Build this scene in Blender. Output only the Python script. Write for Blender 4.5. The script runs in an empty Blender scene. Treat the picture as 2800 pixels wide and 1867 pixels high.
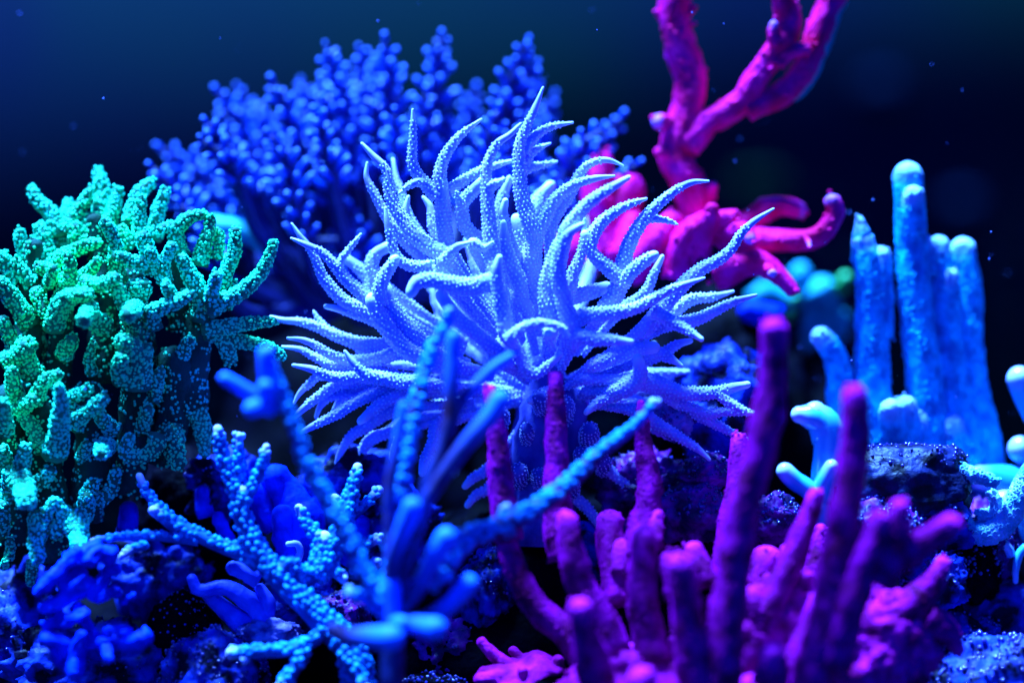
import bpy, math, random
import numpy as np
from mathutils import noise as mnoise, Vector

random.seed(7)
rng = np.random.default_rng(11)
sc = bpy.context.scene
R = math.radians

# ------------------------------------------------------------------ camera
S = 0.000125            # metres per photo pixel in the plane of focus (frame is 35 cm wide)
D = 7760.0              # camera to plane of focus, in the same pixel units (0.97 m)
Z0 = (2350 - 933.5) * S  # camera height above the sand
cam_d = bpy.data.cameras.new('camera')
cam = bpy.data.objects.new('camera', cam_d)
sc.collection.objects.link(cam)
cam.location = (0, -D * S, Z0)
cam.rotation_euler = (R(90), 0, 0)
cam_d.sensor_width = 36.0
cam_d.lens = 36.0 * D / 2800.0
cam_d.clip_start = 0.02
cam_d.clip_end = 60
cam_d.dof.use_dof = True
cam_d.dof.focus_distance = (D - 35) * S
cam_d.dof.aperture_fstop = 1.9
sc.camera = cam

# ------------------------------------------------------------------ world, light, exposure
world = bpy.data.worlds.new('World')
sc.world = world
world.use_nodes = True
wn = world.node_tree
bg = wn.nodes['Background']
sky = wn.nodes.new('ShaderNodeTexSky')
sky.sky_type = 'NISHITA'
sky.sun_disc = False
SUN_EL, SUN_AZ = R(75), R(-86)      # high, from the left
sky.sun_elevation = SUN_EL
sky.sun_rotation = SUN_AZ
tint = wn.nodes.new('ShaderNodeMixRGB')
tint.blend_type = 'MULTIPLY'
tint.inputs[0].default_value = 1.0
tint.inputs[2].default_value = (0.0, 0.10, 1.0, 1)    # the water lets only blue through
wn.links.new(sky.outputs[0], tint.inputs[1])
wn.links.new(tint.outputs[0], bg.inputs[0])
bg.inputs[1].default_value = 0.027
sun_d = bpy.data.lights.new('sun', 'SUN')
sun_d.energy = 5.0
sun_d.color = (0.115, 0.36, 1.0)
sun_d.angle = R(12)
sun = bpy.data.objects.new('sun', sun_d)
sc.collection.objects.link(sun)
sdir = Vector((math.sin(SUN_AZ) * math.cos(SUN_EL), math.cos(SUN_AZ) * math.cos(SUN_EL), math.sin(SUN_EL)))
sun.rotation_euler = sdir.to_track_quat('Z', 'Y').to_euler()
sc.view_settings.view_transform = 'Standard'
sc.view_settings.look = 'None'
sc.view_settings.exposure = 3.55
sc.view_settings.gamma = 1.0
sc.view_settings.use_curve_mapping = False
sc.cycles.use_denoising = True
sc.cycles.max_bounces = 6
sc.cycles.diffuse_bounces = 4
sc.cycles.sample_clamp_indirect = 6

# ------------------------------------------------------------------ helpers
VIEWS = {'A': (720, 220, 2.614), 'B': (1300, 400, 2.613), 'C': (700, 780, 2.614), 'D': (1300, 880, 2.613),
         'E': (0, 420, 2.704), 'F': (0, 900, 2.704), 'G': (400, 40, 2.529), 'H': (1200, 40, 2.529),
         'I': (2000, 420, 2.614), 'J': (2000, 960, 2.614), 'K': (0, 1300, 2.765), 'L': (500, 1100, 2.044),
         'M': (1200, 1267, 2.614), 'N': (2000, 1267, 2.614), 'O': (1700, 0, 2.614), 'X': (0, 0, 1.0)}

def P(px, py, d):
    k = (D + d) / D
    return np.array([(px - 1400) * S * k, d * S, (933.5 - py) * S * k + Z0])

def noise3(p, f):
    return mnoise.noise(Vector((p[0] * f, p[1] * f, p[2] * f)))

def link(o):
    sc.collection.objects.link(o)
    return o

def make_mesh(name, verts, quads=None, tris=None, attr=None, smooth=True):
    me = bpy.data.meshes.new(name)
    verts = np.asarray(verts, dtype=np.float32)
    nq = 0 if quads is None else len(quads)
    nt = 0 if tris is None else len(tris)
    me.vertices.add(len(verts))
    me.vertices.foreach_set('co', verts.ravel())
    me.loops.add(nq * 4 + nt * 3)
    idx = []
    if nq: idx.append(np.asarray(quads, dtype=np.int32).ravel())
    if nt: idx.append(np.asarray(tris, dtype=np.int32).ravel())
    me.loops.foreach_set('vertex_index', np.concatenate(idx))
    me.polygons.add(nq + nt)
    starts = np.concatenate([np.arange(nq) * 4, nq * 4 + np.arange(nt) * 3]).astype(np.int32)
    me.polygons.foreach_set('loop_start', starts)
    if smooth:
        me.polygons.foreach_set('use_smooth', np.ones(nq + nt, dtype=bool))
    if attr is not None:
        a = me.attributes.new('tipness', 'FLOAT', 'POINT')
        a.data.foreach_set('value', np.asarray(attr, dtype=np.float32))
    me.update(calc_edges=True)
    me.validate()
    return me

def obj(name, me, mat, parent=None, loc=None, kind=None):
    o = link(bpy.data.objects.new(name, me))
    if mat is not None and not me.materials:
        me.materials.append(mat)
    if parent is not None:
        o.parent = parent
    if loc is not None:
        o.location = loc
    if kind:
        o['kind'] = kind
    return o

def thing(name, label, cat, base, group=None):
    o = link(bpy.data.objects.new(name, None))
    o.empty_display_size = 0.01
    o.location = base
    o['label'] = label
    o['category'] = cat
    if group: o['group'] = group
    return o

def tag(o, label, cat, group=None):
    o['label'] = label
    o['category'] = cat
    if group: o['group'] = group

# --- tubes -----------------------------------------------------------------
def spline(pts, rad, step):
    """Catmull-Rom through control points (root to tip), resampled; returns centres and radii."""
    pts = np.asarray(pts, float); rad = np.asarray(rad, float)
    ext = np.vstack([2 * pts[0] - pts[1], pts, 2 * pts[-1] - pts[-2]])
    out, ro = [], []
    for i in range(len(pts) - 1):
        p0, p1, p2, p3 = ext[i:i + 4]
        n = max(2, int(np.linalg.norm(p2 - p1) / step))
        for t in np.arange(n) / n:
            out.append(0.5 * ((2 * p1) + (-p0 + p2) * t + (2 * p0 - 5 * p1 + 4 * p2 - p3) * t * t + (-p0 + 3 * p1 - 3 * p2 + p3) * t ** 3))
            ro.append(rad[i] + (rad[i + 1] - rad[i]) * t)
    out.append(pts[-1]); ro.append(rad[-1])
    return np.array(out), np.array(ro)

def frames(c):
    t = np.gradient(c, axis=0)
    t /= np.linalg.norm(t, axis=1)[:, None] + 1e-12
    n = np.zeros_like(t); b = np.zeros_like(t)
    up = np.array([0, 1.0, 0]) if abs(t[0][1]) < 0.9 else np.array([1.0, 0, 0])
    v = np.cross(t[0], up); v /= np.linalg.norm(v)
    for i in range(len(t)):
        v = v - t[i] * np.dot(v, t[i]); v /= np.linalg.norm(v) + 1e-12
        n[i] = v; b[i] = np.cross(t[i], v)
    return t, n, b

class Tube:
    def __init__(self, pts, rad, seg=12, amp=0.08, freq=None, blunt=1.0, step=None):
        mr = float(np.mean(rad))
        c, r = spline(pts, rad, step or max(mr * 0.55, 0.0007))
        # rounded tip: extra rings past the last centre
        tdir = c[-1] - c[-2]; tdir /= np.linalg.norm(tdir) + 1e-12
        rt = r[-1]
        ex = []; er = []
        for a in (0.3, 0.58, 0.8, 0.95):
            ex.append(c[-1] + tdir * rt * blunt * a); er.append(rt * math.sqrt(max(0, 1 - a * a)))
        self.ncore = len(c)
        c = np.vstack([c, ex]); r = np.concatenate([r, er])
        self.c, self.r = c, r
        self.t, self.n, self.b = frames(c)
        self.len = np.concatenate([[0], np.cumsum(np.linalg.norm(np.diff(c, axis=0), axis=1))])
        self.f = freq or 0.9 / mr
        self.amp = amp; self.seg = seg
        self.off = np.array([random.uniform(-5, 5) for _ in range(3)])
    def disp(self, p):
        if not self.amp: return 1.0
        q = p * self.f + self.off
        return 1 + self.amp * (mnoise.noise(Vector(q * 0.6)) * 0.9 + mnoise.noise(Vector(q * 1.3)) * 0.8 + 0.5 * mnoise.noise(Vector(q * 3.1)))
    def mesh_arrays(self):
        m, k = len(self.c), self.seg
        ang = np.arange(k) * 2 * math.pi / k
        dirs = self.n[:, None, :] * np.cos(ang)[None, :, None] + self.b[:, None, :] * np.sin(ang)[None, :, None]
        V = self.c[:, None, :] + dirs * self.r[:, None, None]
        if self.amp:
            for i in range(m):
                for j in range(k):
                    V[i, j] = self.c[i] + dirs[i, j] * self.r[i] * self.disp(V[i, j])
        V = V.reshape(-1, 3)
        i = np.arange(m - 1)[:, None] * k; j = np.arange(k)[None, :]; j2 = (j + 1) % k
        q = np.stack([i + j, i + j2, i + k + j2, i + k + j], axis=-1).reshape(-1, 4)
        V = np.vstack([V, self.c[0], self.c[-1] + self.t[-1] * self.r[-1] * 0.2])
        a, z = len(V) - 2, len(V) - 1
        jj = np.arange(k)
        t1 = np.stack([np.full(k, a), (jj + 1) % k, jj], axis=-1)
        o = (m - 1) * k
        t2 = np.stack([np.full(k, z), o + jj, o + (jj + 1) % k], axis=-1)
        tip = (self.len[-1] - self.len)           # distance to tip in metres
        tip = np.concatenate([np.repeat(tip, k), [tip[0], 0]])
        return V, q, np.vstack([t1, t2]), tip
    def beads(self, sp, skip_tip=0.0, skip_root=0.0, jit=0.25, both=True, shrink=True, tip_cap=True):
        """staggered positions over the surface: centre, outward normal, tangent, size factor, distance to tip"""
        L = self.len[-1]
        out = []
        s = skip_root * L; row = 0
        while s < L * (1 - skip_tip):
            i = min(len(self.len) - 2, max(0, int(np.searchsorted(self.len, s)) - 1))
            u = (s - self.len[i]) / max(1e-9, self.len[i + 1] - self.len[i])
            c = self.c[i] * (1 - u) + self.c[i + 1] * u
            r = self.r[i] * (1 - u) + self.r[i + 1] * u
            k = max(3, int(round(2 * math.pi * r / sp)))
            a0 = (row % 2) * math.pi / k + row * 0.13
            sl = (self.r[i + 1] - self.r[i]) / max(1e-9, self.len[i + 1] - self.len[i])
            for j in range(k):
                a = a0 + 2 * math.pi * j / k + random.uniform(-jit, jit) * 2 * math.pi / k * 0.5
                dd = self.n[i] * math.cos(a) + self.b[i] * math.sin(a)
                p = c + dd * r + self.t[i] * random.uniform(-jit, jit) * sp * (0.5 if jit < 0.5 else 0.9)
                p = c + (p - c) * self.disp(p)
                nn = dd - self.t[i] * max(-2, min(2, sl))
                out.append((p, nn / np.linalg.norm(nn), self.t[i], 1.0 if not shrink else 0.8 + 0.4 * random.random(), L - s))
            s += sp * 0.87; row += 1
        return out

def ico(sub=0):
    ph = (1 + 5 ** .5) / 2
    v = [(-1, ph, 0), (1, ph, 0), (-1, -ph, 0), (1, -ph, 0), (0, -1, ph), (0, 1, ph), (0, -1, -ph), (0, 1, -ph), (ph, 0, -1), (ph, 0, 1), (-ph, 0, -1), (-ph, 0, 1)]
    f = [(0, 11, 5), (0, 5, 1), (0, 1, 7), (0, 7, 10), (0, 10, 11), (1, 5, 9), (5, 11, 4), (11, 10, 2), (10, 7, 6), (7, 1, 8), (3, 9, 4), (3, 4, 2), (3, 2, 6), (3, 6, 8), (3, 8, 9), (4, 9, 5), (2, 4, 11), (6, 2, 10), (8, 6, 7), (9, 8, 1)]
    v = [np.array(x, float) / np.linalg.norm(x) for x in v]
    for _ in range(sub):
        cache = {}; nf = []
        def mid(a, b):
            k = (min(a, b), max(a, b))
            if k not in cache:
                m = v[a] + v[b]; v.append(m / np.linalg.norm(m)); cache[k] = len(v) - 1
            return cache[k]
        for a, b, c in f:
            ab, bc, ca = mid(a, b), mid(b, c), mid(c, a)
            nf += [(a, ab, ca), (b, bc, ab), (c, ca, bc), (ab, bc, ca)]
        f = nf
    return np.array(v), np.array(f)

def crater(k=7):
    v = [(0, 0, 0.0)]; f = []
    for (r, z) in ((0.42, 0.02), (0.72, 0.5), (1.0, -0.15)):
        v += [(r * math.cos(2 * math.pi * j / k), r * math.sin(2 * math.pi * j / k), z) for j in range(k)]
    for j in range(k):
        j2 = (j + 1) % k
        f.append((0, 1 + j, 1 + j2))
        for a in (1, 1 + k):
            f += [(a + j, a + k + j, a + k + j2), (a + j, a + k + j2, a + j2)]
    return np.array(v, float), np.array(f)
CRATER = crater()

ICO0, ICO1, ICO2, ICO3, ICO4, ICO5 = [ico(i) for i in range(6)]

def bead_arrays(beads, size, tall=1.0, lean=0.0, base=ICO0, sink=0.0):
    """one joined mesh of little domes: each bead's +Z along the surface normal (leaning to the tip)"""
    tv, tf = base
    V = []; T = []; A = []
    for k, (p, nn, tt, sf, tip) in enumerate(beads):
        z = nn + tt * lean; z = z / np.linalg.norm(z)
        x = np.cross(z, tt + 0.01); x /= np.linalg.norm(x) + 1e-9
        y = np.cross(z, x)
        M = np.stack([x, y, z * tall], axis=0) * (size * sf)
        V.append(tv @ M + p - nn * sink * size)
        T.append(tf + k * len(tv)); A.append(np.full(len(tv), tip))
    return np.vstack(V), np.vstack(T), np.concatenate(A)

def parse(view, s, rtip, rroot, dtip, droot, power=0.7, core=None, coref=0.7, rcore=None):
    """'x,y x,y ...' written tip to root in a view's pixels -> control points root to tip in metres with radii"""
    ox, oy, k = VIEWS[view]
    pts = [tuple(float(a) for a in w.split(',')) for w in s.split()]
    n = len(pts)
    # arclength fraction from tip
    dl = [0]
    for i in range(1, n):
        dl.append(dl[-1] + math.hypot(pts[i][0] - pts[i - 1][0], pts[i][1] - pts[i - 1][1]))
    out = []; rad = []
    for i, p in enumerate(pts):
        t = dl[i] / max(1e-6, dl[-1])
        d = p[2] if len(p) > 2 else dtip + (droot - dtip) * t
        px, py = ox + p[0] / k, oy + p[1] / k
        out.append((px, py, d)); rad.append((rtip + (rroot - rtip) * t ** power) / k)
    if core is not None:
        lx, ly, ld = out[-1]
        cx, cy, cd = core
        for f in (coref * 0.5, coref):
            out.append((lx + (cx - lx) * f, ly + (cy - ly) * f, ld + (cd - ld) * min(1, f * 1.25)))
            rad.append((rcore or rroot) / k)
    W = [P(*p) for p in out][::-1]
    return W, [r * S for r in rad][::-1]

# --- blobs / rocks ----------------------------------------------------------
def blob_arrays(c, rx, ry, rz, amp=0.25, freq=1.2, sub=ICO4, ridg=0.0, flat_top=None, detail=0.4):
    tv, tf = sub
    off = Vector([random.uniform(-9, 9) for _ in range(3)])
    V = np.empty_like(tv)
    for i, v in enumerate(tv):
        q = Vector(v * freq) + off
        h = mnoise.noise(q) + detail * mnoise.noise(q * 2.6) + detail * 0.6 * mnoise.noise(q * 6.1) + detail * 0.35 * mnoise.noise(q * 13.0)
        if ridg: h += ridg * (abs(mnoise.noise(q * 3.3)) - 0.3)
        w = v * (1 + amp * h)
        if flat_top is not None and w[2] > flat_top: w[2] = flat_top + (w[2] - flat_top) * 0.2
        V[i] = w
    return V * np.array([rx, ry, rz]) + np.asarray(c), tf

# ------------------------------------------------------------------ materials
def nt(name):
    m = bpy.data.materials.new(name)
    m.use_nodes = True
    n = m.node_tree
    return m, n, n.nodes['Principled BSDF']

def lnk(n, a, b): n.links.new(a, b)

def coral_mat(name, col, col2, scale=200.0, rough=0.55, spec=0.3, tip=None, tip_len=0.004, tip_start=0.0, sss=0.0, sss_r=(0.3, 0.6, 1.0), sss_s=0.002,
              bump=0.0, bump_scale=900.0, sheen=0.0, sheen_col=(1, 1, 1), lo=0.35, hi=0.65, det=3.0, voro=False, gs=0.72):
    col, col2 = [(c[0], c[1] * gs, c[2]) for c in (col, col2)]
    if tip is not None: tip = (tip[0], tip[1] * gs, tip[2])
    m, n, b = nt(name)
    geo = n.nodes.new('ShaderNodeNewGeometry')
    tx = n.nodes.new('ShaderNodeTexNoise'); tx.inputs['Scale'].default_value = scale; tx.inputs['Detail'].default_value = det
    lnk(n, geo.outputs['Position'], tx.inputs['Vector'])
    mr = n.nodes.new('ShaderNodeMapRange'); mr.inputs[1].default_value = lo; mr.inputs[2].default_value = hi
    lnk(n, tx.outputs[0], mr.inputs[0])
    mx = n.nodes.new('ShaderNodeMixRGB'); mx.inputs[1].default_value = (*col, 1); mx.inputs[2].default_value = (*col2, 1)
    lnk(n, mr.outputs[0], mx.inputs[0])
    out = mx.outputs[0]
    if tip is not None:
        at = n.nodes.new('ShaderNodeAttribute'); at.attribute_name = 'tipness'
        r2 = n.nodes.new('ShaderNodeMapRange'); r2.inputs[1].default_value = tip_start; r2.inputs[2].default_value = tip_start + tip_len
        r2.inputs[3].default_value = 1.0; r2.inputs[4].default_value = 0.0; r2.interpolation_type = 'SMOOTHSTEP'
        lnk(n, at.outputs['Fac'], r2.inputs[0])
        m2 = n.nodes.new('ShaderNodeMixRGB'); m2.inputs[2].default_value = (*tip, 1)
        lnk(n, r2.outputs[0], m2.inputs[0]); lnk(n, out, m2.inputs[1])
        out = m2.outputs[0]
    lnk(n, out, b.inputs['Base Color'])
    b.inputs['Roughness'].default_value = rough
    b.inputs['Specular IOR Level'].default_value = spec
    if sss:
        b.inputs['Subsurface Weight'].default_value = sss
        b.inputs['Subsurface Radius'].default_value = sss_r
        b.inputs['Subsurface Scale'].default_value = sss_s
    if sheen:
        b.inputs['Sheen Weight'].default_value = sheen
        b.inputs['Sheen Tint'].default_value = (*sheen_col, 1)
        b.inputs['Sheen Roughness'].default_value = 0.4
    if bump:
        if voro:
            bt = n.nodes.new('ShaderNodeTexVoronoi'); bt.inputs['Scale'].default_value = bump_scale; o_ = bt.outputs['Distance']
        else:
            bt = n.nodes.new('ShaderNodeTexNoise'); bt.inputs['Scale'].default_value = bump_scale; bt.inputs['Detail'].default_value = 4; o_ = bt.outputs[0]
        lnk(n, geo.outputs['Position'], bt.inputs['Vector'])
        bp = n.nodes.new('ShaderNodeBump'); bp.inputs['Strength'].default_value = bump; bp.inputs['Distance'].default_value = 0.0008
        lnk(n, o_, bp.inputs['Height']); lnk(n, bp.outputs[0], b.inputs['Normal'])
    return m

M = {}
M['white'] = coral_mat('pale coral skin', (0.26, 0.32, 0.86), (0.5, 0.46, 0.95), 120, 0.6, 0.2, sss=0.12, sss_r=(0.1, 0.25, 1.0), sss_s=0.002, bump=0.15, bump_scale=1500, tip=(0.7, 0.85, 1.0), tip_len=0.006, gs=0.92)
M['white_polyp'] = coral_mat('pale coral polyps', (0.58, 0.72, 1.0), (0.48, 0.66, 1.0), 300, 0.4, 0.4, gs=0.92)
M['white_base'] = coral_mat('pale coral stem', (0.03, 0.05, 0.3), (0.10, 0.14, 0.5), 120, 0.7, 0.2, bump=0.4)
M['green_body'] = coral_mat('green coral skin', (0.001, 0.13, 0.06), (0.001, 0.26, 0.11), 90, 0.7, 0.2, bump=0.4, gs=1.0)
M['green_core'] = coral_mat('green coral shaded stem', (0.001, 0.06, 0.02), (0.002, 0.12, 0.06), 60, 0.8, 0.15, bump=0.5)  # dark base pigment, deepened to paint the shade among the fingers
M['green_polyp'] = coral_mat('green coral polyps', (0.004, 0.98, 0.3), (0.012, 0.92, 0.6), 30, 0.45, 0.3, lo=0.42, hi=0.62, gs=1.0)
M['bush'] = coral_mat('blue bush skin', (0.0, 0.004, 0.06), (0.003, 0.01, 0.13), 60, 0.55, 0.3)  # stalks kept dark to paint the deep shadow between spires
M['bush_nub'] = coral_mat('blue bush nubbins', (0.0, 0.025, 0.32), (0.0, 0.08, 0.5), 60, 0.3, 0.2, tip=(0.13, 0.42, 1.0), tip_len=0.0024)  # pale tip colour paints the highlights on the nubbin ends
M['magenta'] = coral_mat('magenta coral skin', (0.75, 0.0008, 0.09), (1.0, 0.008, 0.28), 110, 0.65, 0.06, sheen=0.12, sheen_col=(1, 0.0, 1), bump=0.9, bump_scale=420)
M['magenta_pale'] = coral_mat('magenta coral skin with pale tips', (0.75, 0.0008, 0.09), (1.0, 0.008, 0.28), 110, 0.65, 0.06, sheen=0.12, sheen_col=(1, 0.0, 1), bump=0.9, bump_scale=420, tip=(0.55, 0.25, 0.8), tip_len=0.004, tip_start=0.0)
M['purple'] = coral_mat('purple finger skin', (0.10, 0.0002, 0.045), (0.34, 0.0008, 0.24), 170, 0.75, 0.04, sheen=0.28, sheen_col=(0.9, 0.0, 0.8), bump=1.0, bump_scale=600, tip=(0.65, 0.012, 0.42), tip_len=0.008)  # dark sides and brighter tips paint the light falling from above
M['purple_crust'] = coral_mat('purple crust skin', (0.2, 0.0005, 0.09), (0.7, 0.01, 0.45), 150, 0.75, 0.04, sheen=0.2, sheen_col=(0.9, 0.0, 0.8), bump=1.0, bump_scale=500)
M['pillar'] = coral_mat('blue pillar skin', (0.0, 0.26, 0.55), (0.003, 0.75, 1.0), 210, 0.6, 0.1, bump=1.0, bump_scale=500, tip=(0.4, 0.75, 1.0), tip_len=0.009, gs=0.85)
M['cyan_bead'] = coral_mat('cyan staghorn cups', (0.001, 0.20, 0.5), (0.002, 0.36, 0.8), 150, 0.5, 0.12, tip=(0.35, 0.6, 1.0), tip_len=0.005)
M['cyan_body'] = coral_mat('cyan staghorn skin', (0.002, 0.06, 0.25), (0.002, 0.14, 0.45), 100, 0.7, 0.1, tip=(0.5, 0.7, 1.0), tip_len=0.006)
M['blue_smooth'] = coral_mat('smooth blue coral skin', (0.0, 0.08, 0.9), (0.02, 0.22, 1.0), 90, 0.4, 0.4, tip=(0.25, 0.5, 1.0), tip_len=0.009)
M['deep_blue'] = coral_mat('deep blue crust', (0.0, 0.010, 0.35), (0.0, 0.06, 0.9), 130, 0.6, 0.06, bump=0.9, bump_scale=300)
M['twist'] = coral_mat('blue twisted coral skin', (0.0, 0.03, 0.6), (0.08, 0.16, 0.9), 120, 0.5, 0.3, bump=0.3)
M['glossy_blue'] = coral_mat('glossy light blue skin', (0.02, 0.5, 0.7), (0.06, 0.65, 0.85), 50, 0.22, 0.6, tip=(0.5, 0.75, 1.0), tip_len=0.008)
M['honey'] = coral_mat('pitted cyan coral skin', (0.03, 0.5, 0.6), (0.3, 0.8, 0.9), 130, 0.5, 0.4, bump=0.3, bump_scale=420, voro=True)
M['green_far'] = coral_mat('green knob skin', (0.02, 0.8, 0.1), (0.05, 0.8, 0.16), 60, 0.5, 0.3)
M['teal_far'] = coral_mat('dim teal skin', (0.0, 0.35, 0.3), (0.02, 0.6, 0.6), 60, 0.6, 0.2)
M['rock'] = coral_mat('dark live rock', (0.0003, 0.0004, 0.001), (0.001, 0.001, 0.005), 90, 0.7, 0.02, bump=0.9, bump_scale=350, det=6)
M['rock_purple'] = coral_mat('coralline rock', (0.012, 0.003, 0.05), (0.3, 0.015, 0.45), 130, 0.45, 0.2, bump=0.9, bump_scale=380, lo=0.4, hi=0.7, det=6)
M['rock_pale'] = coral_mat('pale crusted rock', (0.02, 0.03, 0.2), (0.28, 0.3, 0.7), 160, 0.55, 0.35, bump=0.9, bump_scale=500, lo=0.4, hi=0.62, det=6)
M['rock_blue'] = coral_mat('blue crusted rock', (0.001, 0.002, 0.015), (0.008, 0.05, 0.5), 110, 0.5, 0.1, bump=0.8, bump_scale=380, lo=0.42, hi=0.62, det=6)
M['rock_dusk'] = coral_mat('dusky rock', (0.001, 0.001, 0.006), (0.006, 0.02, 0.12), 130, 0.5, 0.2, bump=0.9, bump_scale=420, lo=0.4, hi=0.7, det=6)
M['bubble'] = coral_mat('wet bubble algae', (0.01, 0.015, 0.12), (0.04, 0.04, 0.3), 200, 0.12, 0.9)
M['speck'] = coral_mat('drifting specks', (0.1, 0.2, 0.9), (0.2, 0.4, 1.0), 100, 0.5, 0.3)
M['sand'] = coral_mat('dark sand', (0.003, 0.003, 0.01), (0.01, 0.01, 0.02), 300, 0.8, 0.2, bump=0.6, bump_scale=1500)
M['dim'] = coral_mat('dim blue skin', (0.0, 0.008, 0.02), (0.0, 0.012, 0.035), 60, 0.9, 0.05)
M['dim_teal'] = coral_mat('dim teal algae', (0.0, 0.02, 0.008), (0.0, 0.03, 0.01), 60, 0.9, 0.05)
M['wall'] = coral_mat('back wall with algae and water glow', (0.0, 0.010, 0.026), (0.0, 0.034, 0.018), 5.0, 0.9, 0.05, lo=0.38, hi=0.72, det=1.0)  # teal patches are algae; the blue paints the glow of the water

# ------------------------------------------------------------------ setting
def box_struct(name, x0, x1, y0, y1, z0, z1, mat):
    v = [(x, y, z) for x in (x0, x1) for y in (y0, y1) for z in (z0, z1)]
    q = [(0, 1, 3, 2), (4, 6, 7, 5), (0, 4, 5, 1), (2, 3, 7, 6), (0, 2, 6, 4), (1, 5, 7, 3)]
    o = obj(name, make_mesh(name, v, q, smooth=False), mat)
    o['kind'] = 'structure'
    return o

def sand_bed():
    n = 90
    xs = np.linspace(-0.55, 0.55, n); ys = np.linspace(-0.30, 0.60, n)
    V = []
    for x in xs:
        for y in ys:
            V.append((x, y, 0.006 * mnoise.noise(Vector((x * 14, y * 14, 0))) + 0.002 * mnoise.noise(Vector((x * 60, y * 60, 3)))))
    q = [(i * n + j, (i + 1) * n + j, (i + 1) * n + j + 1, i * n + j + 1) for i in range(n - 1) for j in range(n - 1)]
    o = obj('sand_bed', make_mesh('sand_bed', V, q), M['sand'])
    o['kind'] = 'structure'
sand_bed()
box_struct('tank_back_wall', -0.60, 0.60, 0.60, 0.62, -0.05, 0.62, M['wall'])
box_struct('tank_side_wall', -0.60, -0.58, -0.35, 0.598, -0.05, 0.62, M['wall'])
box_struct('tank_side_wall', 0.58, 0.60, -0.35, 0.598, -0.05, 0.62, M['wall'])

# ------------------------------------------------------------------ coral builder
def build_branch(root, base, name, spec, mat, seg=12, amp=0.07, polyp=None, blunt=1.0, freq=None):
    """spec = (points, radii); polyp = dict(name, mat, sp, size, ...)"""
    pts, rad = spec
    T = Tube(pts, rad, seg=seg, amp=amp, blunt=blunt, freq=freq)
    V, q, t, tip = T.mesh_arrays()
    br = obj(name, make_mesh(name, V - base, q, t, tip), mat, root)
    if polyp:
        kw = dict(polyp)
        nm, pm, sp, size = kw.pop('name'), kw.pop('mat'), kw.pop('sp') * S, kw.pop('size') * S
        tall = kw.pop('tall', 1.0); lean = kw.pop('lean', 0.0); shape = kw.pop('shape', ICO0); sink = kw.pop('sink', 0.0)
        keep = kw.pop('keep', None)
        bs = T.beads(sp, **kw)
        if keep: bs = [b for b in bs if keep(b)]
        if bs:
            V, t, tip = bead_arrays(bs, size, tall, lean, shape, sink)
            po = obj(nm, make_mesh(nm, V - base, None, t, tip), pm, br)
            po['kind'] = 'stuff'
    return br, T

# ================================================================== rocks under everything
def rock(name, label, px, py, d, rx, ry, rz, mat, amp=0.28, freq=1.3, sub=ICO4, bubbles=0, bsize=6, cat='rock', flat_top=None, ridg=0.3, btop=-0.1, group=None, bmat=None, bfront=None):
    c = P(px, py, d)
    base = np.array([c[0], c[1], c[2] - rz * S])
    V, tf = blob_arrays(c, rx * S, ry * S, rz * S, amp, freq, sub, ridg, flat_top)
    root = thing(name, label, cat, base, group)
    body = obj('stone', make_mesh('stone', V - base, None, tf), mat, root)
    if bubbles:
        cand = [i for i in range(len(V)) if (V[i][2] - c[2]) / (rz * S) > btop and (V[i][1] - c[1]) < 0.5 * ry * S]
        # cluster by noise so that the wet bubbles sit in patches
        cand = [i for i in cand if noise3(V[i], 260) > -0.15]
        random.shuffle(cand)
        bs = []
        for i in cand[:bubbles]:
            nn = (V[i] - c) / np.array([rx, ry, rz]); nn /= np.linalg.norm(nn)
            j = np.array([random.uniform(-1, 1) for _ in range(3)]) * 4 * S
            bs.append((V[i] + j, nn, np.array([0.3, 0.5, 0.2]), random.choice([0.45, 0.6, 0.8, 1.0, 1.25]), 0))
        if bs:
            Vb, tb, _ = bead_arrays(bs, bsize * S, 1.0, 0, ICO1, -0.2)
            o = obj('bubbles', make_mesh('bubbles', Vb - base, None, tb), bmat or M['bubble'], root)
            o['kind'] = 'stuff'
    return root

rock('reef_rock', 'big dark rock under the white branching coral', 1480, 1890, 260, 640, 330, 560, M['rock'], 0.22)
rock('reef_rock', 'dark rock carrying the green coral at the left edge', 160, 2030, 400, 520, 230, 480, M['rock'], 0.2)
rock('reef_rock', 'dark rock far below the blue bushy coral', 1050, 1700, 1050, 700, 420, 1000, M['rock'], 0.25)
rock('reef_rock', 'dark rock below the blue pillar coral at the right', 2450, 2020, 420, 520, 330, 650, M['rock'], 0.22)
rock('reef_rock', 'dark foreground rock under the purple finger coral', 1880, 2230, -260, 620, 200, 380, M['rock'], 0.2)
rock('reef_rock', 'dark foreground rock under the cyan staghorn coral', 900, 2200, -250, 460, 210, 300, M['rock'], 0.2)
rock('reef_rock', 'dark rock under the blurred teal lumps', 2260, 1520, 930, 260, 220, 620, M['rock'], 0.25)
rock('reef_rock', 'dark rock behind the magenta tree coral', 1960, 1500, 620, 330, 240, 760, M['rock'], 0.25)

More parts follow.
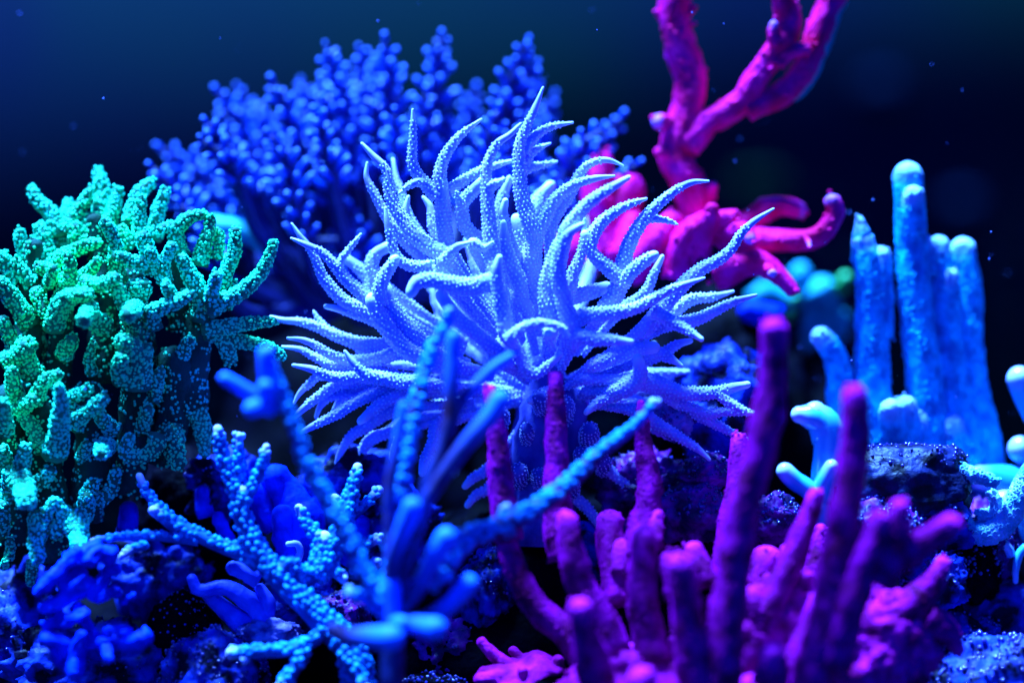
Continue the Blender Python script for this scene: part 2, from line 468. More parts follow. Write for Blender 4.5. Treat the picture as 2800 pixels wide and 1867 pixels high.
# ================================================================== white branching coral (in focus)
CORE = (1490, 1085, 70)
wb = P(1490, 1420, 90)
white = thing('white_branching_coral', 'pale lavender coral with long curling bead-covered branches in the centre', 'coral', wb)
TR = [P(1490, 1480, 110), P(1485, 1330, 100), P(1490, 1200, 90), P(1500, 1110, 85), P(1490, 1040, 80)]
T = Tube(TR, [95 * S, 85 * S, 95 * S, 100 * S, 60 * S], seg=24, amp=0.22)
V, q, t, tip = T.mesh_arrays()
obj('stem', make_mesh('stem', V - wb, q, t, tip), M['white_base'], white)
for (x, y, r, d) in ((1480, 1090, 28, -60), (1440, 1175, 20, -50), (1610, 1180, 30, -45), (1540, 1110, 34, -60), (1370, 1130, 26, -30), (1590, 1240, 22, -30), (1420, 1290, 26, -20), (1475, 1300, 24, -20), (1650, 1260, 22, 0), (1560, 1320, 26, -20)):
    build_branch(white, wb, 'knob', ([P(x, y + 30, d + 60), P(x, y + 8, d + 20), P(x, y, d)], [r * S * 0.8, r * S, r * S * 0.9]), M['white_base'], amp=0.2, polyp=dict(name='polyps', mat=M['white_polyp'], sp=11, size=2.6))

WB = [
 # view, tip -> root, r tip, r root, d tip, d root, to the core?
 ('A', '1555,280 1400,400 1300,540 1262,660 1270,770', 9, 50, -10, -20, 0),
 ('A', '1068,212 1070,330 1068,450 1062,560 1085,650 1150,730 1240,830', 9, 48, -30, -20, 0),
 ('A', '975,806 1040,752 1110,725 1150,735', 10, 34, -60, -30, 0),
 ('A', '1765,578 1640,615 1540,652 1420,722 1320,795', 14, 42, 60, -10, 0),
 ('A', '1275,740 1285,900 1290,1050 1300,1140 1330,1230', 46, 64, -20, 10, 1),
 ('A', '708,455 790,545 878,640 890,740 925,880 1000,1000 1085,1115 1200,1205 1290,1245', 12, 60, 0, -40, 1),
 ('A', '742,592 738,690 788,800 850,920 900,1000 1000,1130', 9, 46, 40, 30, 1),
 ('A', '928,570 948,690 985,800 1020,920 1080,1040', 13, 34, 120, 60, 1),
 ('A', '872,915 885,1020 915,1150 960,1270 1040,1320 1140,1335 1260,1390', 10, 48, -50, -60, 1),
 ('A', '1215,1296 1170,1312 1110,1330', 12, 34, -95, -70, 0),
 ('A', '1838,312 1760,390 1680,445 1622,540 1592,640 1598,760 1605,900 1620,1080 1640,1250 1665,1420', 10, 62, -70, -90, 1),
 ('A', '1718,708 1670,735 1605,765', 14, 44, -110, -80, 0),
 ('A', '1575,720 1490,800 1425,870 1420,960 1445,1050 1530,1130 1640,1200', 40, 52, -40, 0, 1),
 ('A', '1380,798 1395,850 1430,900', 10, 36, -60, -40, 0),
 ('A', '1998,55 1950,180 1900,290 1850,400 1828,500 1832,650 1842,800 1880,940 1930,1080', 9, 62, -10, -20, 1),
 ('H', '922,748 780,775 690,820 620,895 590,960', 9, 40, 10, 0, 0),
 ('H', '768,892 700,920 640,960 600,1030', 8, 34, 30, 10, 0),
 ('H', '812,1018 720,1040 640,1055 580,1090', 10, 34, 60, 20, 0),
 ('A', '205,1026 260,1110 330,1200 380,1290 420,1400 490,1490 580,1580 700,1640', 8, 52, 10, 20, 1),
 ('A', '203,1130 300,1172 420,1230 500,1310 570,1400 680,1500 800,1590', 9, 54, -30, -20, 1),
 ('A', '695,1102 625,1190 565,1270 540,1340', 10, 30, -20, -30, 0),
 ('A', '585,1270 680,1340 750,1420 780,1520', 34, 48, 110, 90, 1),
 ('A', '892,1190 810,1235 770,1310 800,1390 860,1470', 40, 50, 70, 60, 1),
 ('A', '935,1290 870,1390 828,1500 838,1610', 38, 56, -70, -60, 0),
 ('C', '838,120 880,230 960,340 1040,430 1150,500', 54, 62, -60, -50, 1),
 ('A', '1065,1500 1100,1440 1200,1425 1350,1455 1500,1475 1640,1450', 44, 66, -140, -120, 1),
 ('A', '1462,1162 1385,1190 1315,1255 1285,1340', 16, 44, -100, -90, 1),
 ('A', '1035,838 1020,930 1040,1020 1095,1110 1200,1190', 14, 50, 20, 20, 1),
 ('A', '1148,840 1190,900 1205,980 1230,1080', 14, 40, 40, 30, 1),
 ('A', '1728,870 1715,960 1745,1100 1800,1250', 24, 48, -40, -20, 1),
 ('A', '1755,700 1700,850 1675,1000 1680,1150', 18, 52, 90, 70, 1),
 ('A', '2045,760 1950,870 1910,1000', 40, 60, 150, 100, 1),
 ('B', '1052,138 960,102 868,106 785,150 735,215 690,320 610,440 540,570', 8, 48, 10, 10, 1),
 ('B', '988,212 850,232 720,270 620,332 550,405 495,510 440,620 400,740 385,860', 9, 66, -30, -10, 1),
 ('B', '1088,228 980,292 880,352 780,432 700,530 640,640', 18, 54, -150, -140, 1),
 ('B', '1218,376 1120,408 1010,462 910,535 845,620 815,700', 10, 54, -40, -50, 0),
 ('B', '786,640 810,720 860,795 950,870 1050,960', 34, 58, -60, -50, 0),
 ('B', '1662,250 1560,256 1470,292 1380,352 1290,432 1218,505 1150,600 1090,720 1060,820 1040,940 1000,1060 940,1140', 9, 66, -30, -40, 1),
 ('B', '1442,558 1380,534 1300,520 1240,520', 8, 30, 0, -20, 0),
 ('B', '2128,448 2000,530 1900,622 1840,722 1755,800 1640,862 1540,932 1440,1035 1360,1125 1280,1220 1200,1320', 8, 62, -20, -40, 1),
 ('B', '1265,786 1180,840 1100,912 1050,985', 38, 52, -90, -60, 0),
 ('B', '1332,796 1280,900 1230,1020 1150,1100 1050,1160', 18, 44, 30, 30, 1),
 ('B', '1632,942 1500,985 1380,1030 1250,1102 1130,1160 1000,1190 850,1205 720,1240', 10, 60, -90, -110, 1),
 ('B', '1838,1038 1700,1075 1560,1090 1470,1135 1390,1210', 11, 50, 40, 20, 1),
 ('B', '2002,1063 1850,1110 1720,1172 1600,1230 1480,1262 1350,1275', 11, 54, -10, -10, 1),
 ('B', '1608,1375 1480,1292 1350,1220 1280,1180', 20, 54, -120, -70, 0),
 ('B', '755,565 660,630 605,750 590,900 620,1050 650,1180 690,1290', 22, 66, -170, -130, 1),
 ('B', '640,590 580,720 530,880 505,1050 530,1190', 22, 66, -110, -100, 1),
 ('B', '780,525 775,650 745,800 695,900 680,1020', 14, 46, -40, -40, 1),
 ('B', '168,805 150,900 168,1050 200,1200 225,1340', 26, 60, -170, -150, 1),
 ('B', '662,1355 625,1298 560,1275 450,1262 330,1300 222,1385', 14, 40, -200, -190, 0),
 ('B', '522,1345 530,1325 560,1290', 34, 46, -190, -90, 1),
 ('B', '1108,1395 980,1385 850,1380 740,1360', 20, 58, -170, -140, 1),
 ('B', '925,1010 830,1040 700,1075 600,1100', 44, 60, 20, -10, 1),
 ('B', '530,285 470,360 430,480 400,600', 30, 52, 130, 90, 1),
 ('B', '250,240 200,350 180,470 210,600', 18, 50, 100, 80, 1),
 ('B', '300,540 330,640 370,760 390,880', 48, 58, 30, 20, 1),
 ('B', '200,560 215,700 260,850 310,960', 26, 58, -60, -50, 1),
 ('B', '120,690 60,730 -20,700', 14, 40, -110, -80, 1),
 ('B', '60,980 150,1010 250,1080 360,1150', 30, 54, -20, -30, 1),
 ('C', '108,226 200,250 330,262 450,300 580,362 720,412 850,430 1000,440', 11, 56, 60, 40, 1),
 ('C', '413,185 440,230 505,305', 7, 22, 70, 60, 0),
 ('C', '230,378 330,390 430,430 520,490 620,528 720,540 900,520 1050,480', 10, 54, -20, 0, 1),
 ('C', '192,438 320,460 420,512 520,560 650,575', 9, 42, 30, 20, 1),
 ('C', '272,572 400,600 520,648 640,662 740,652 900,665', 14, 52, -60, -40, 1),
 ('C', '638,475 700,560 780,632 900,662 1030,690 1160,700', 12, 62, -90, -80, 1),
 ('C', '270,840 320,760 400,690 480,645', 9, 32, 50, 30, 1),
 ('C', '248,968 340,880 440,800 540,732 660,690', 12, 46, 0, 10, 1),
 ('C', '285,1070 420,1000 560,930 680,852 800,790 920,742 1050,745', 12, 56, -20, 0, 1),
 ('C', '555,1312 590,1230 640,1130 700,1060 800,1000 900,930 1010,880', 9, 54, 50, 50, 1),
 ('C', '755,962 870,862 1000,792 1130,745', 30, 54, -40, -20, 1),
 ('C', '430,935 470,850 570,785', 14, 34, 50, 40, 1),
 ('C', '560,880 620,800 720,740', 16, 40, 60, 50, 1),
 ('C', '505,152 600,170 700,200 800,232 920,285', 18, 46, 20, 20, 1),
 ('C', '930,40 970,150 1040,252 1120,342 1200,422 1280,500', 50, 64, -30, -30, 1),
 ('C', '1330,80 1420,220 1520,300 1620,382 1720,475 1790,560', 44, 56, -110, -100, 1),
 ('C', '745,462 850,440 970,420 1080,440', 30, 48, 60, 40, 1),
 ('C', '640,1420 690,1300 760,1180 860,1080', 10, 44, 80, 70, 1),
 ('C', '960,1280 990,1180 1050,1060 1120,960', 12, 46, 90, 80, 1),
 ('C', '1190,1330 1210,1240 1270,1120 1300,1000', 30, 52, -20, 10, 1),
 ('D', '1935,450 1840,470 1740,500 1600,512 1450,502 1320,450 1220,425 1110,430', 26, 66, -60, -50, 1),
 ('D', '1972,652 1880,615 1800,565 1740,512', 18, 42, -90, -60, 0),
 ('D', '1985,650 1850,640 1740,645 1650,660 1560,622 1440,580', 22, 42, -20, -20, 0),
 ('D', '1935,835 1830,790 1740,742 1640,690 1540,630', 14, 44, 10, -10, 0),
 ('D', '1440,580 1330,500 1200,440', 44, 58, -20, -40, 1),
 ('D', '1668,978 1580,900 1470,832 1370,770 1270,712 1180,640', 14, 52, -80, -60, 1),
 ('D', '1132,1265 1080,1170 1000,1100 930,1035', 26, 42, 40, 50, 1),
 ('D', '885,1455 830,1370 770,1300 700,1240', 30, 44, 30, 50, 1),
 ('D', '1165,275 1180,360 1150,430 1050,485', 40, 64, -90, -60, 1),
 ('D', '1528,138 1440,162 1360,212 1250,262', 22, 46, 10, 0, 1),
 ('D', '1470,310 1390,262 1300,225', 14, 48, -60, -30, 1),
 ('D', '1260,185 1170,192 1060,222 950,272 850,310', 48, 56, -40, -30, 1),
 ('D', '1040,410 900,410 770,412', 34, 44, -40, -20, 1),
 ('D', '275,245 200,240 120,280', 16, 44, -130, -100, 0),
 ('D', '605,235 520,310 430,372 350,310 290,190', 20, 50, -110, -90, 1),
 ('M', '195,155 250,100 330,55', 28, 38, 60, 70, 1),
 ('M', '212,290 270,220 350,180', 28, 38, 60, 70, 1),
 ('D', '800,640 900,560 1010,520', 24, 48, -50, -30, 1),
 ('D', '400,560 460,520 540,500', 30, 46, -60, -20, 1),
]
WP = dict(name='polyps', mat=M['white_polyp'], sp=12.5, size=3.2, jit=0.3, skip_tip=0.12, tall=1.15, sink=0.1)
for (v, s, rt, rr, dt, dr, core) in WB:
    spec = parse(v, s, rt, rr, dt, dr, 0.62, CORE if core else None, 0.52, rr * 0.55)
    build_branch(white, wb, 'branch', spec, M['white'], seg=12, amp=0.07, polyp=WP, blunt=1.3)
# branches on the far side, which the front ones half hide
for i in range(18):
    a = R(random.uniform(-25, 205)); ln = random.uniform(280, 470)
    ex, ey = 1480 + math.cos(a) * ln * 1.05, 1010 - math.sin(a) * ln * 0.95
    ed = random.uniform(120, 330); bend = random.uniform(-60, 60)
    mx, my = 1480 + math.cos(a) * ln * 0.55 + bend, 1020 - math.sin(a) * ln * 0.5
    pts = [P(*CORE), P((mx + CORE[0]) / 2, (my + CORE[1]) / 2, 110), P(mx, my, ed * 0.7 + 30), P((mx + ex) / 2 + bend * 0.5, (my + ey) / 2, ed), P(ex, ey, ed * 1.05)]
    build_branch(white, wb, 'branch', (pts, [23 * S, 22 * S, 20 * S, 14 * S, 4 * S]), M['white'], amp=0.07, polyp=WP, blunt=1.3)

# ================================================================== green finger coral (left)
gb = P(150, 1640, 130)
green = thing('green_finger_coral', 'bright green coral of stubby knobbly fingers at the left edge', 'coral', gb)
GC = [  # inner stems, shade among the fingers painted into their dark skin
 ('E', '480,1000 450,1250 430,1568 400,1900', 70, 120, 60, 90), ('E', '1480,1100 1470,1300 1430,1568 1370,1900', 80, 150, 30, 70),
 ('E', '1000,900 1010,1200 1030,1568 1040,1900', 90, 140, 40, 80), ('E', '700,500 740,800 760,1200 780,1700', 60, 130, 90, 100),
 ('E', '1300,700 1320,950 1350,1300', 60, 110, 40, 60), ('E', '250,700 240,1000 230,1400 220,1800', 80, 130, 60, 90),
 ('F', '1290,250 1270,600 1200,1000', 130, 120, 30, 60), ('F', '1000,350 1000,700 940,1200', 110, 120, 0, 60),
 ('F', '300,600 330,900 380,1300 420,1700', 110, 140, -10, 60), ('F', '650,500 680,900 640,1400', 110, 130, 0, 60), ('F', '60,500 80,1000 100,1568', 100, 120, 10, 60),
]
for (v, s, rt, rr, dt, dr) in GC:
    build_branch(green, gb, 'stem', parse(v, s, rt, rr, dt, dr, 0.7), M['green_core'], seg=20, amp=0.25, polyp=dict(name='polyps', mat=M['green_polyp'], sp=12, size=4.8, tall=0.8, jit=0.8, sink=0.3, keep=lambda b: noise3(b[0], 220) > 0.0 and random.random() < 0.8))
GB = [
 ('E', '232,268 300,370 400,480 430,620', 40, 66, 100, 80), ('E', '728,140 742,230 762,330 745,440 740,560', 44, 76, 130, 100),
 ('E', '510,370 500,450 455,560 450,700', 42, 62, 130, 110), ('E', '670,265 612,370 545,460 490,600', 28, 62, 90, 80),
 ('E', '870,275 855,350 832,450 800,570', 40, 56, 90, 80), ('E', '1110,222 1030,300 980,400 945,530', 42, 60, 90, 80),
 ('E', '1215,280 1182,390 1150,520 1130,650', 40, 62, 80, 70), ('E', '1050,335 1030,470 1020,620', 36, 52, 40, 40),
 ('E', '145,585 162,690 230,820 300,900', 42, 62, 60, 70), ('E', '778,508 822,590 862,690 852,800 900,940', 44, 56, -40, 10),
 ('E', '720,660 600,690 500,742 390,815 330,900', 38, 58, 10, 40), ('E', '868,760 960,790 1060,820 1165,850', 44, 54, -50, 0),
 ('E', '500,765 520,850 500,950 470,1060 460,1200', 36, 74, -50, 0), ('E', '722,795 682,850 615,905 560,960', 36, 52, -30, 10),
 ('E', '1488,450 1390,478 1302,560 1320,680 1360,770', 34, 62, 10, 30), ('E', '1552,478 1542,580 1502,720 1480,830', 38, 62, 10, 20),
 ('E', '1740,578 1732,700 1692,830 1640,950 1560,1110', 40, 62, -10, 0), ('E', '2022,662 1992,760 1932,870 1860,960 1760,1040 1650,1092 1530,1175', 34, 64, -30, -20),
 ('E', '2012,1242 1880,1250 1760,1262 1620,1285 1500,1290', 36, 58, -30, 0), ('E', '2078,1492 2000,1442 1900,1412 1780,1390 1660,1365 1520,1330', 38, 52, 0, 20),
 ('E', '1392,1050 1300,1100 1180,1142 1110,1185 1150,1300', 40, 60, -90, -40), ('E', '1230,975 1270,1050 1335,1105', 42, 46, -80, -60),
 ('E', '1350,785 1400,880 1450,980 1500,1080 1480,1240', 50, 74, -30, 0), ('E', '1600,905 1582,990 1555,1090', 40, 50, -70, -30),
 ('E', '1272,685 1232,760 1200,850 1222,960', 38, 58, -50, 0), ('E', '852,918 780,960 700,972 610,940', 40, 54, -80, -40),
 ('E', '880,1000 905,1070 950,1160 1000,1260 1060,1370', 50, 72, -60, -20), ('E', '640,1040 560,1048 470,1100 420,1180 400,1300', 56, 74, -100, -40),
 ('E', '650,1165 700,1230 790,1290', 60, 74, -90, -40), ('E', '628,1225 640,1190 680,1150', 54, 60, -150, -80), ('E', '950,1190 965,1175 1000,1140', 56, 62, -140, -60),
 ('E', '990,990 1065,980 1020,1090', 52, 62, -40, -20), ('E', '20,760 60,850 150,930', 48, 60, 30, 40), ('E', '300,560 332,680 360,800', 60, 74, 70, 60),
 ('E', '290,840 360,870 430,940', 44, 58, -20, 0), ('E', '390,850 380,900 350,980', 34, 46, -60, -20), ('E', '15,960 80,1050 150,1150 230,1270', 54, 76, -20, 10),
 ('E', '20,1240 60,1330 110,1420', 46, 58, -20, 0), ('E', '205,1420 150,1480 50,1540', 62, 78, -60, -20), ('E', '120,800 170,880 240,960', 40, 56, 20, 30),
 ('E', '900,560 930,620 980,700', 40, 52, 40, 40), ('E', '1060,620 1080,680 1100,760', 56, 62, -20, 10), ('E', '1190,560 1230,540 1300,560', 34, 44, 10, 20),
 ('E', '1110,720 1130,790 1180,860', 40, 52, -40, -10), ('E', '1620,580 1625,680 1600,780', 30, 44, 30, 20), ('E', '1720,960 1690,1050 1660,1150', 36, 46, 10, 10),
 ('E', '560,560 590,640 640,720', 60, 70, 70, 70), ('E', '640,470 660,560 690,660', 46, 60, 90, 80), ('E', '320,1180 300,1100 270,1000', 40, 60, -10, 10),
 ('F', '905,90 985,150 1012,260 1005,420', 64, 112, -80, -30), ('F', '1085,150 1060,220 1030,300', 50, 70, -60, -30), ('F', '180,120 200,230 250,340', 64, 84, -50, -10),
 ('F', '90,320 100,420 130,540', 50, 62, -60, -20), ('F', '425,335 352,370 300,432 250,540', 40, 60, -100, -50), ('F', '435,425 450,530 442,640 430,800 405,940', 34, 92, -150, -70),
 ('F', '645,445 582,480 510,505', 40, 48, -90, -60), ('F', '765,515 692,580 605,645 520,680', 46, 58, -110, -60), ('F', '160,610 230,720 290,820 330,900', 42, 66, -50, -20),
 ('F', '755,915 765,890 790,850', 56, 66, -120, -40), ('F', '960,805 930,870 935,930 1030,945 1130,890 1175,780', 44, 60, -70, -30), ('F', '1320,985 1290,880 1265,740', 56, 84, -30, 20),
 ('F', '1515,910 1500,750 1450,590', 44, 72, 40, 40), ('F', '1700,215 1662,100 1600,-20', 54, 62, 10, 10), ('F', '190,880 172,960 155,1060 165,1150', 44, 66, -90, -60),
 ('F', '192,1262 175,1180 150,1090', 70, 80, -160, -90), ('F', '365,1050 310,1120 240,1150', 46, 56, -70, -30), ('F', '690,1140 660,1180 630,1240', 44, 54, -30, 0),
 ('F', '860,1050 832,1160 770,1240 700,1280', 40, 56, -20, 0), ('F', '640,1260 630,1330 600,1400', 60, 70, -40, 0), ('F', '400,1275 352,1350 330,1450 280,1568', 36, 52, -110, -60),
 ('F', '410,1275 465,1350 450,1450 380,1520', 34, 48, -110, -90), ('K', '605,545 590,430 562,310', 60, 88, -150, -80), ('K', '282,610 270,500 280,400 272,280', 50, 62, -130, -80),
 ('K', '18,230 20,350 5,440', 48, 56, -40, 0), ('K', '78,500 80,570 60,620', 32, 36, -30, 0), ('K', '40,645 30,690', 24, 30, -30, 0), ('K', '230,800 240,720 260,640', 34, 46, 10, 30),
 ('F', '20,560 40,660 40,760', 52, 62, -130, -60), ('F', '20,900 40,960 30,1050', 48, 58, -40, 0), ('F', '60,1080 70,1160 60,1260', 44, 56, -50, 0),
 ('F', '520,560 560,640 580,740', 40, 54, -60, -20), ('F', '640,850 620,900 600,960', 38, 48, -40, 0), ('F', '1090,600 1070,680 1040,740', 42, 56, -40, 0),
 ('F', '900,220 880,300 900,380', 56, 66, -90, -50), ('F', '1180,330 1150,420 1130,520', 46, 60, -30, 0), ('F', '740,640 790,700 860,750', 48, 60, -60, -20), ('F', '690,100 660,220 680,340', 26, 44, -20, 10),
 ('F', '530,80 500,130 470,200', 52, 66, -40, 0), ('F', '250,520 200,560 140,590', 46, 58, -80, -40), ('F', '1400,80 1370,150 1330,220', 44, 56, -20, 10),
]
GP = dict(name='polyps', mat=M['green_polyp'], sp=9.8, size=4.7, tall=0.9, skip_root=0.08, jit=0.8, sink=0.25)
for (v, s, rt, rr, dt, dr) in GB:
    build_branch(green, gb, 'finger', parse(v, s, rt * 1.0, rr * 1.05, dt * 1.2, dr * 1.2, 0.7), M['green_body'], seg=16, amp=0.24, polyp=GP)

# ================================================================== blue bushy coral (background, out of focus)
bb = P(1120, 900, 560)
bush = thing('blue_bushy_coral', 'deep blue bushy coral of knobbly spires, blurred behind the white coral', 'coral', bb)
DB = 540
spires = [('G', 1255, 160), ('G', 1655, 115), ('G', 2035, 95), ('G', 895, 405), ('G', 655, 455), ('G', 515, 470), ('G', 1090, 410), ('G', 1480, 190),
          ('H', 600, 125), ('H', 245, 470), ('H', 395, 600), ('H', 1235, 640), ('H', 1340, 955), ('G', 135, 850), ('G', 65, 985), ('G', 440, 680), ('G', 1215, 430),
          ('G', 1360, 420), ('G', 1740, 480), ('G', 1930, 480), ('H', 660, 280), ('H', 780, 500), ('H', 1110, 720), ('H', 950, 830), ('G', 420, 790),
          ('G', 760, 560), ('G', 1000, 560), ('G', 1180, 620), ('G', 1410, 640), ('G', 640, 700), ('G', 870, 760), ('G', 1110, 780), ('G', 1360, 790), ('G', 330, 960),
          ('G', 1190, 930), ('G', 1040, 920), ('G', 790, 1310), ('G', 1320, 1380), ('G', 960, 1120), ('G', 1420, 1270), ('H', 60, 590), ('H', 80, 700), ('H', 540, 720), ('H', 700, 700),
          ('H', 1150, 900), ('H', 760, 1080), ('H', 300, 900), ('G', 560, 880), ('G', 260, 1240), ('G', 1720, 620), ('G', 1570, 500), ('G', 720, 880), ('H', 1290, 1140), ('G', 480, 1180)]
nubT = Tube([np.array([0, 0, 0.]), np.array([0, 0, 0.0022]), np.array([0, 0, 0.0046])], [0.0010, 0.0014, 0.0012], seg=10, amp=0.08)
nV, nq_, nt_, ntip = nubT.mesh_arrays()
nub_mesh = make_mesh('nubbin', nV, nq_, nt_, ntip); nub_mesh.materials.append(M['bush_nub'])
n_nub = 0; extra = []
for k, (v, x, y) in enumerate(spires):
    ox, oy, s_ = VIEWS[v]
    px, py = ox + x / s_, oy + y / s_
    py += 26
    d = DB + random.uniform(-120, 200) - (0 if py < 300 else 120)
    lean = (px - 1120) * 0.16
    L_ = random.uniform(150, 220) if py < 330 else random.uniform(110, 190)
    pts = [P(1120 + (px - 1120) * 0.45, 820 + abs(px - 1120) * 0.05, 560), P(px - lean * 1.6, py + L_ + 120, d + 60), P(px - lean * 0.7, py + L_ * 0.6, d + 15), P(px, py + 14, d)]
    br, T = build_branch(bush, bb, 'branch', (pts, [30 * S, 24 * S, 17 * S, 11 * S]), M['bush'], seg=10, amp=0.15)
    # nubbins around the top of the spire
    Ltot = T.len[-1]; s0 = Ltot - (L_ + 40) * S; s = Ltot; a = random.uniform(0, 6)
    while s > max(s0, 0):
        i = min(len(T.len) - 2, max(0, int(np.searchsorted(T.len, s)) - 1))
        a += 2.4
        out = T.n[i] * math.cos(a) + T.b[i] * math.sin(a)
        if s == Ltot: out = T.t[i]
        dirv = Vector(out * 1.0 + T.t[i] * 0.75).normalized()
        p = T.c[i] + out * T.r[i] * 0.6
        frac = min(1.0, (Ltot - s) / (L_ * S + 1e-6)); sc_ = random.uniform(0.65, 1.0) * (0.85 + 0.25 * frac); lz = 0.8 + 0.9 * frac * random.uniform(0.5, 1.3)
        quat = dirv.to_track_quat('Z', 'Y')
        front = out[1] < 0.35
        if front and n_nub < 300:
            o = link(bpy.data.objects.new('nubbin', nub_mesh)); o.parent = br
            o.location = p - bb; o.rotation_mode = 'QUATERNION'; o.rotation_quaternion = quat; o.scale = (sc_, sc_, sc_ * lz)
            n_nub += 1
        else:
            M3 = np.array(quat.to_matrix())
            extra.append((nV * np.array([sc_, sc_, sc_ * lz])) @ M3.T + p)
        s -= random.uniform(8, 15) * S
if extra:
    m = len(nV)
    V = np.vstack(extra); q = np.vstack([nq_ + i * m for i in range(len(extra))]); t = np.vstack([nt_ + i * m for i in range(len(extra))])
    o = obj('nubbins', make_mesh('nubbins', V - bb, q, t, np.tile(ntip, len(extra))), M['bush_nub'], bush); o['kind'] = 'stuff'

# ================================================================== magenta tree coral (upper right, behind)
mb = P(1880, 760, 420)
tree = thing('magenta_tree_coral', 'tall magenta coral forking to the top edge of the picture', 'coral', mb)
MT = [
 ('O', '385,-120 380,60 390,230 430,360 482,480 498,620 485,760 440,880 400,1000 385,1110 430,1230 490,1350 520,1480 530,1600 520,1760', 120, 120, 330, 330, 0),
 ('O', '1120,-120 1165,20 1190,130 1180,230 1140,330 1050,440 965,560 875,700 755,800 630,880 530,985 470,1060', 90, 100, 240, 320, 0),
 ('O', '1540,-120 1480,40 1420,200 1360,360 1320,480 1250,580 1150,670 1040,730 900,790', 100, 80, 300, 290, 0),
 ('O', '1300,350 1230,360 1150,400 1100,460', 56, 66, 250, 260, 0),
 ('O', '270,872 330,880 420,900', 58, 56, 300, 330, 1), ('O', '285,1090 350,1090 420,1100', 54, 62, 300, 330, 0),
 ('O', '650,1340 620,1400 560,1460', 44, 60, 300, 330, 0), ('O', '1085,180 1080,250 1110,330', 34, 50, 230, 240, 1), ('O', '245,90 290,130 350,160', 24, 40, 320, 330, 0), ('O', '520,50 480,90 420,120', 22, 40, 320, 330, 0), ('O', '520,170 470,180 420,190', 18, 30, 320, 330, 0),
]
for (v, s, rt, rr, dt, dr, pale) in MT:
    build_branch(tree, mb, 'branch', parse(v, s, rt, rr, dt, dr, 1.0), M['magenta_pale' if pale else 'magenta'], seg=24, amp=0.26,
                 polyp=dict(name='warts', mat=M['magenta'], sp=24, size=8, tall=0.7, jit=0.95, sink=0.45, keep=lambda b: noise3(b[0], 300) > 0.0, shape=ICO1))
build_branch(tree, mb, 'crust', parse('O', '1590,-120 1540,40 1480,220 1420,380 1370,520 1290,640 1220,700', 60, 40, 345, 330, 1.0), M['teal_far'], seg=18, amp=0.2)
lb = P(1900, 800, 330)
low = thing('magenta_sprawling_coral', 'low sprawling magenta coral with upturned pale tips right of the white coral', 'coral', lb)
ML = [
 ('I', '480,405 400,385 300,385 180,440 60,520 -60,600', 60, 90, 310, 300, 1),
 ('I', '722,345 750,430 670,540 560,612 400,622 220,632 80,660 -60,700', 52, 95, 200, 260, 1),
 ('I', '425,965 330,862 220,790 100,780 -20,822 -120,860', 48, 110, 180, 240, 0),
 ('B', '1690,450 1680,520 1620,600 1560,700', 44, 120, 200, 260, 0), ('B', '1560,590 1480,700 1450,820 1440,930', 60, 100, 220, 260, 0),
 ('B', '1830,520 1720,540 1600,600 1500,720', 70, 120, 230, 270, 0), ('B', '1965,660 1930,600 1860,600 1740,660', 40, 80, 170, 260, 1),
 ('B', '905,130 870,280 880,450 930,650 1000,800', 90, 120, 380, 340, 0), ('B', '1090,300 1020,480 960,660 1000,820', 110, 130, 420, 340, 0),
 ('B', '1400,560 1280,690 1160,800 1060,860', 100, 130, 300, 300, 0), ('B', '1120,560 1080,700 1060,850', 90, 120, 340, 300, 0),
 ('B', '720,700 800,760 900,830', 90, 110, 380, 340, 0), ('B', '530,700 620,740 720,800', 70, 90, 390, 350, 0),
 ('I', '295,860 280,840 240,800', 28, 34, 130, 190, 1), ('I', '560,660 550,630 530,600', 12, 20, 170, 200, 1),
]
for (v, s, rt, rr, dt, dr, pale) in ML:
    build_branch(low, lb, 'branch', parse(v, s, rt * 1.12, rr * 1.15, dt, dr, 0.8), M['magenta_pale' if pale else 'magenta'], seg=24, amp=0.26,
                 polyp=dict(name='warts', mat=M['magenta'], sp=24, size=8, tall=0.7, jit=0.95, sink=0.45, keep=lambda b: noise3(b[0], 300) > 0.0, shape=ICO1))

# ================================================================== blue pillar coral (right)
pb = P(2480, 1420, 300)
pil = thing('blue_pillar_coral', 'light blue coral of tall upright columns at the right', 'coral', pb)
PL = [
 ('I', '915,470 925,540 940,640 960,760', 26, 92, 215, 235),
 ('I', '945,640 960,720 970,800 1000,1000 1000,1250 1000,1500 1010,1750 1060,2000 1100,2400', 78, 150, 225, 260),
 ('I', '1065,740 1060,900 1055,1100 1050,1300', 74, 105, 235, 250),
 ('I', '1262,160 1275,350 1282,550 1292,750 1312,1000 1342,1300 1375,1568 1400,1800 1450,2000 1500,2400', 96, 124, 240, 260),
 ('I', '1300,300 1300,420 1300,560', 68, 88, 195, 225), ('I', '1392,615 1400,720 1410,860', 36, 70, 250, 270), 
 ('I', '1480,665 1500,800 1520,1000 1545,1300 1570,1568 1640,1900 1680,2400', 74, 124, 280, 280), ('I', '1560,880 1560,980 1550,1100', 60, 80, 260, 280),
 ('I', '1655,685 1682,850 1700,1000 1692,1300 1710,1500 1740,1750 1790,1950 1820,2120 1840,2500', 82, 112, 310, 300),
 ('I', '640,1310 720,1400 765,1568 780,1750 840,2000 900,2400', 74, 110, 210, 260),
 ('J', '1140,420 1150,520 1180,640', 76, 90, 150, 220), ('J', '1245,400 1250,520 1270,640', 80, 100, 190, 240), ('J', '1330,500 1360,600 1400,700', 90, 130, 230, 260),
 ('J', '1560,560 1600,680 1680,800', 110, 150, 250, 270),
]
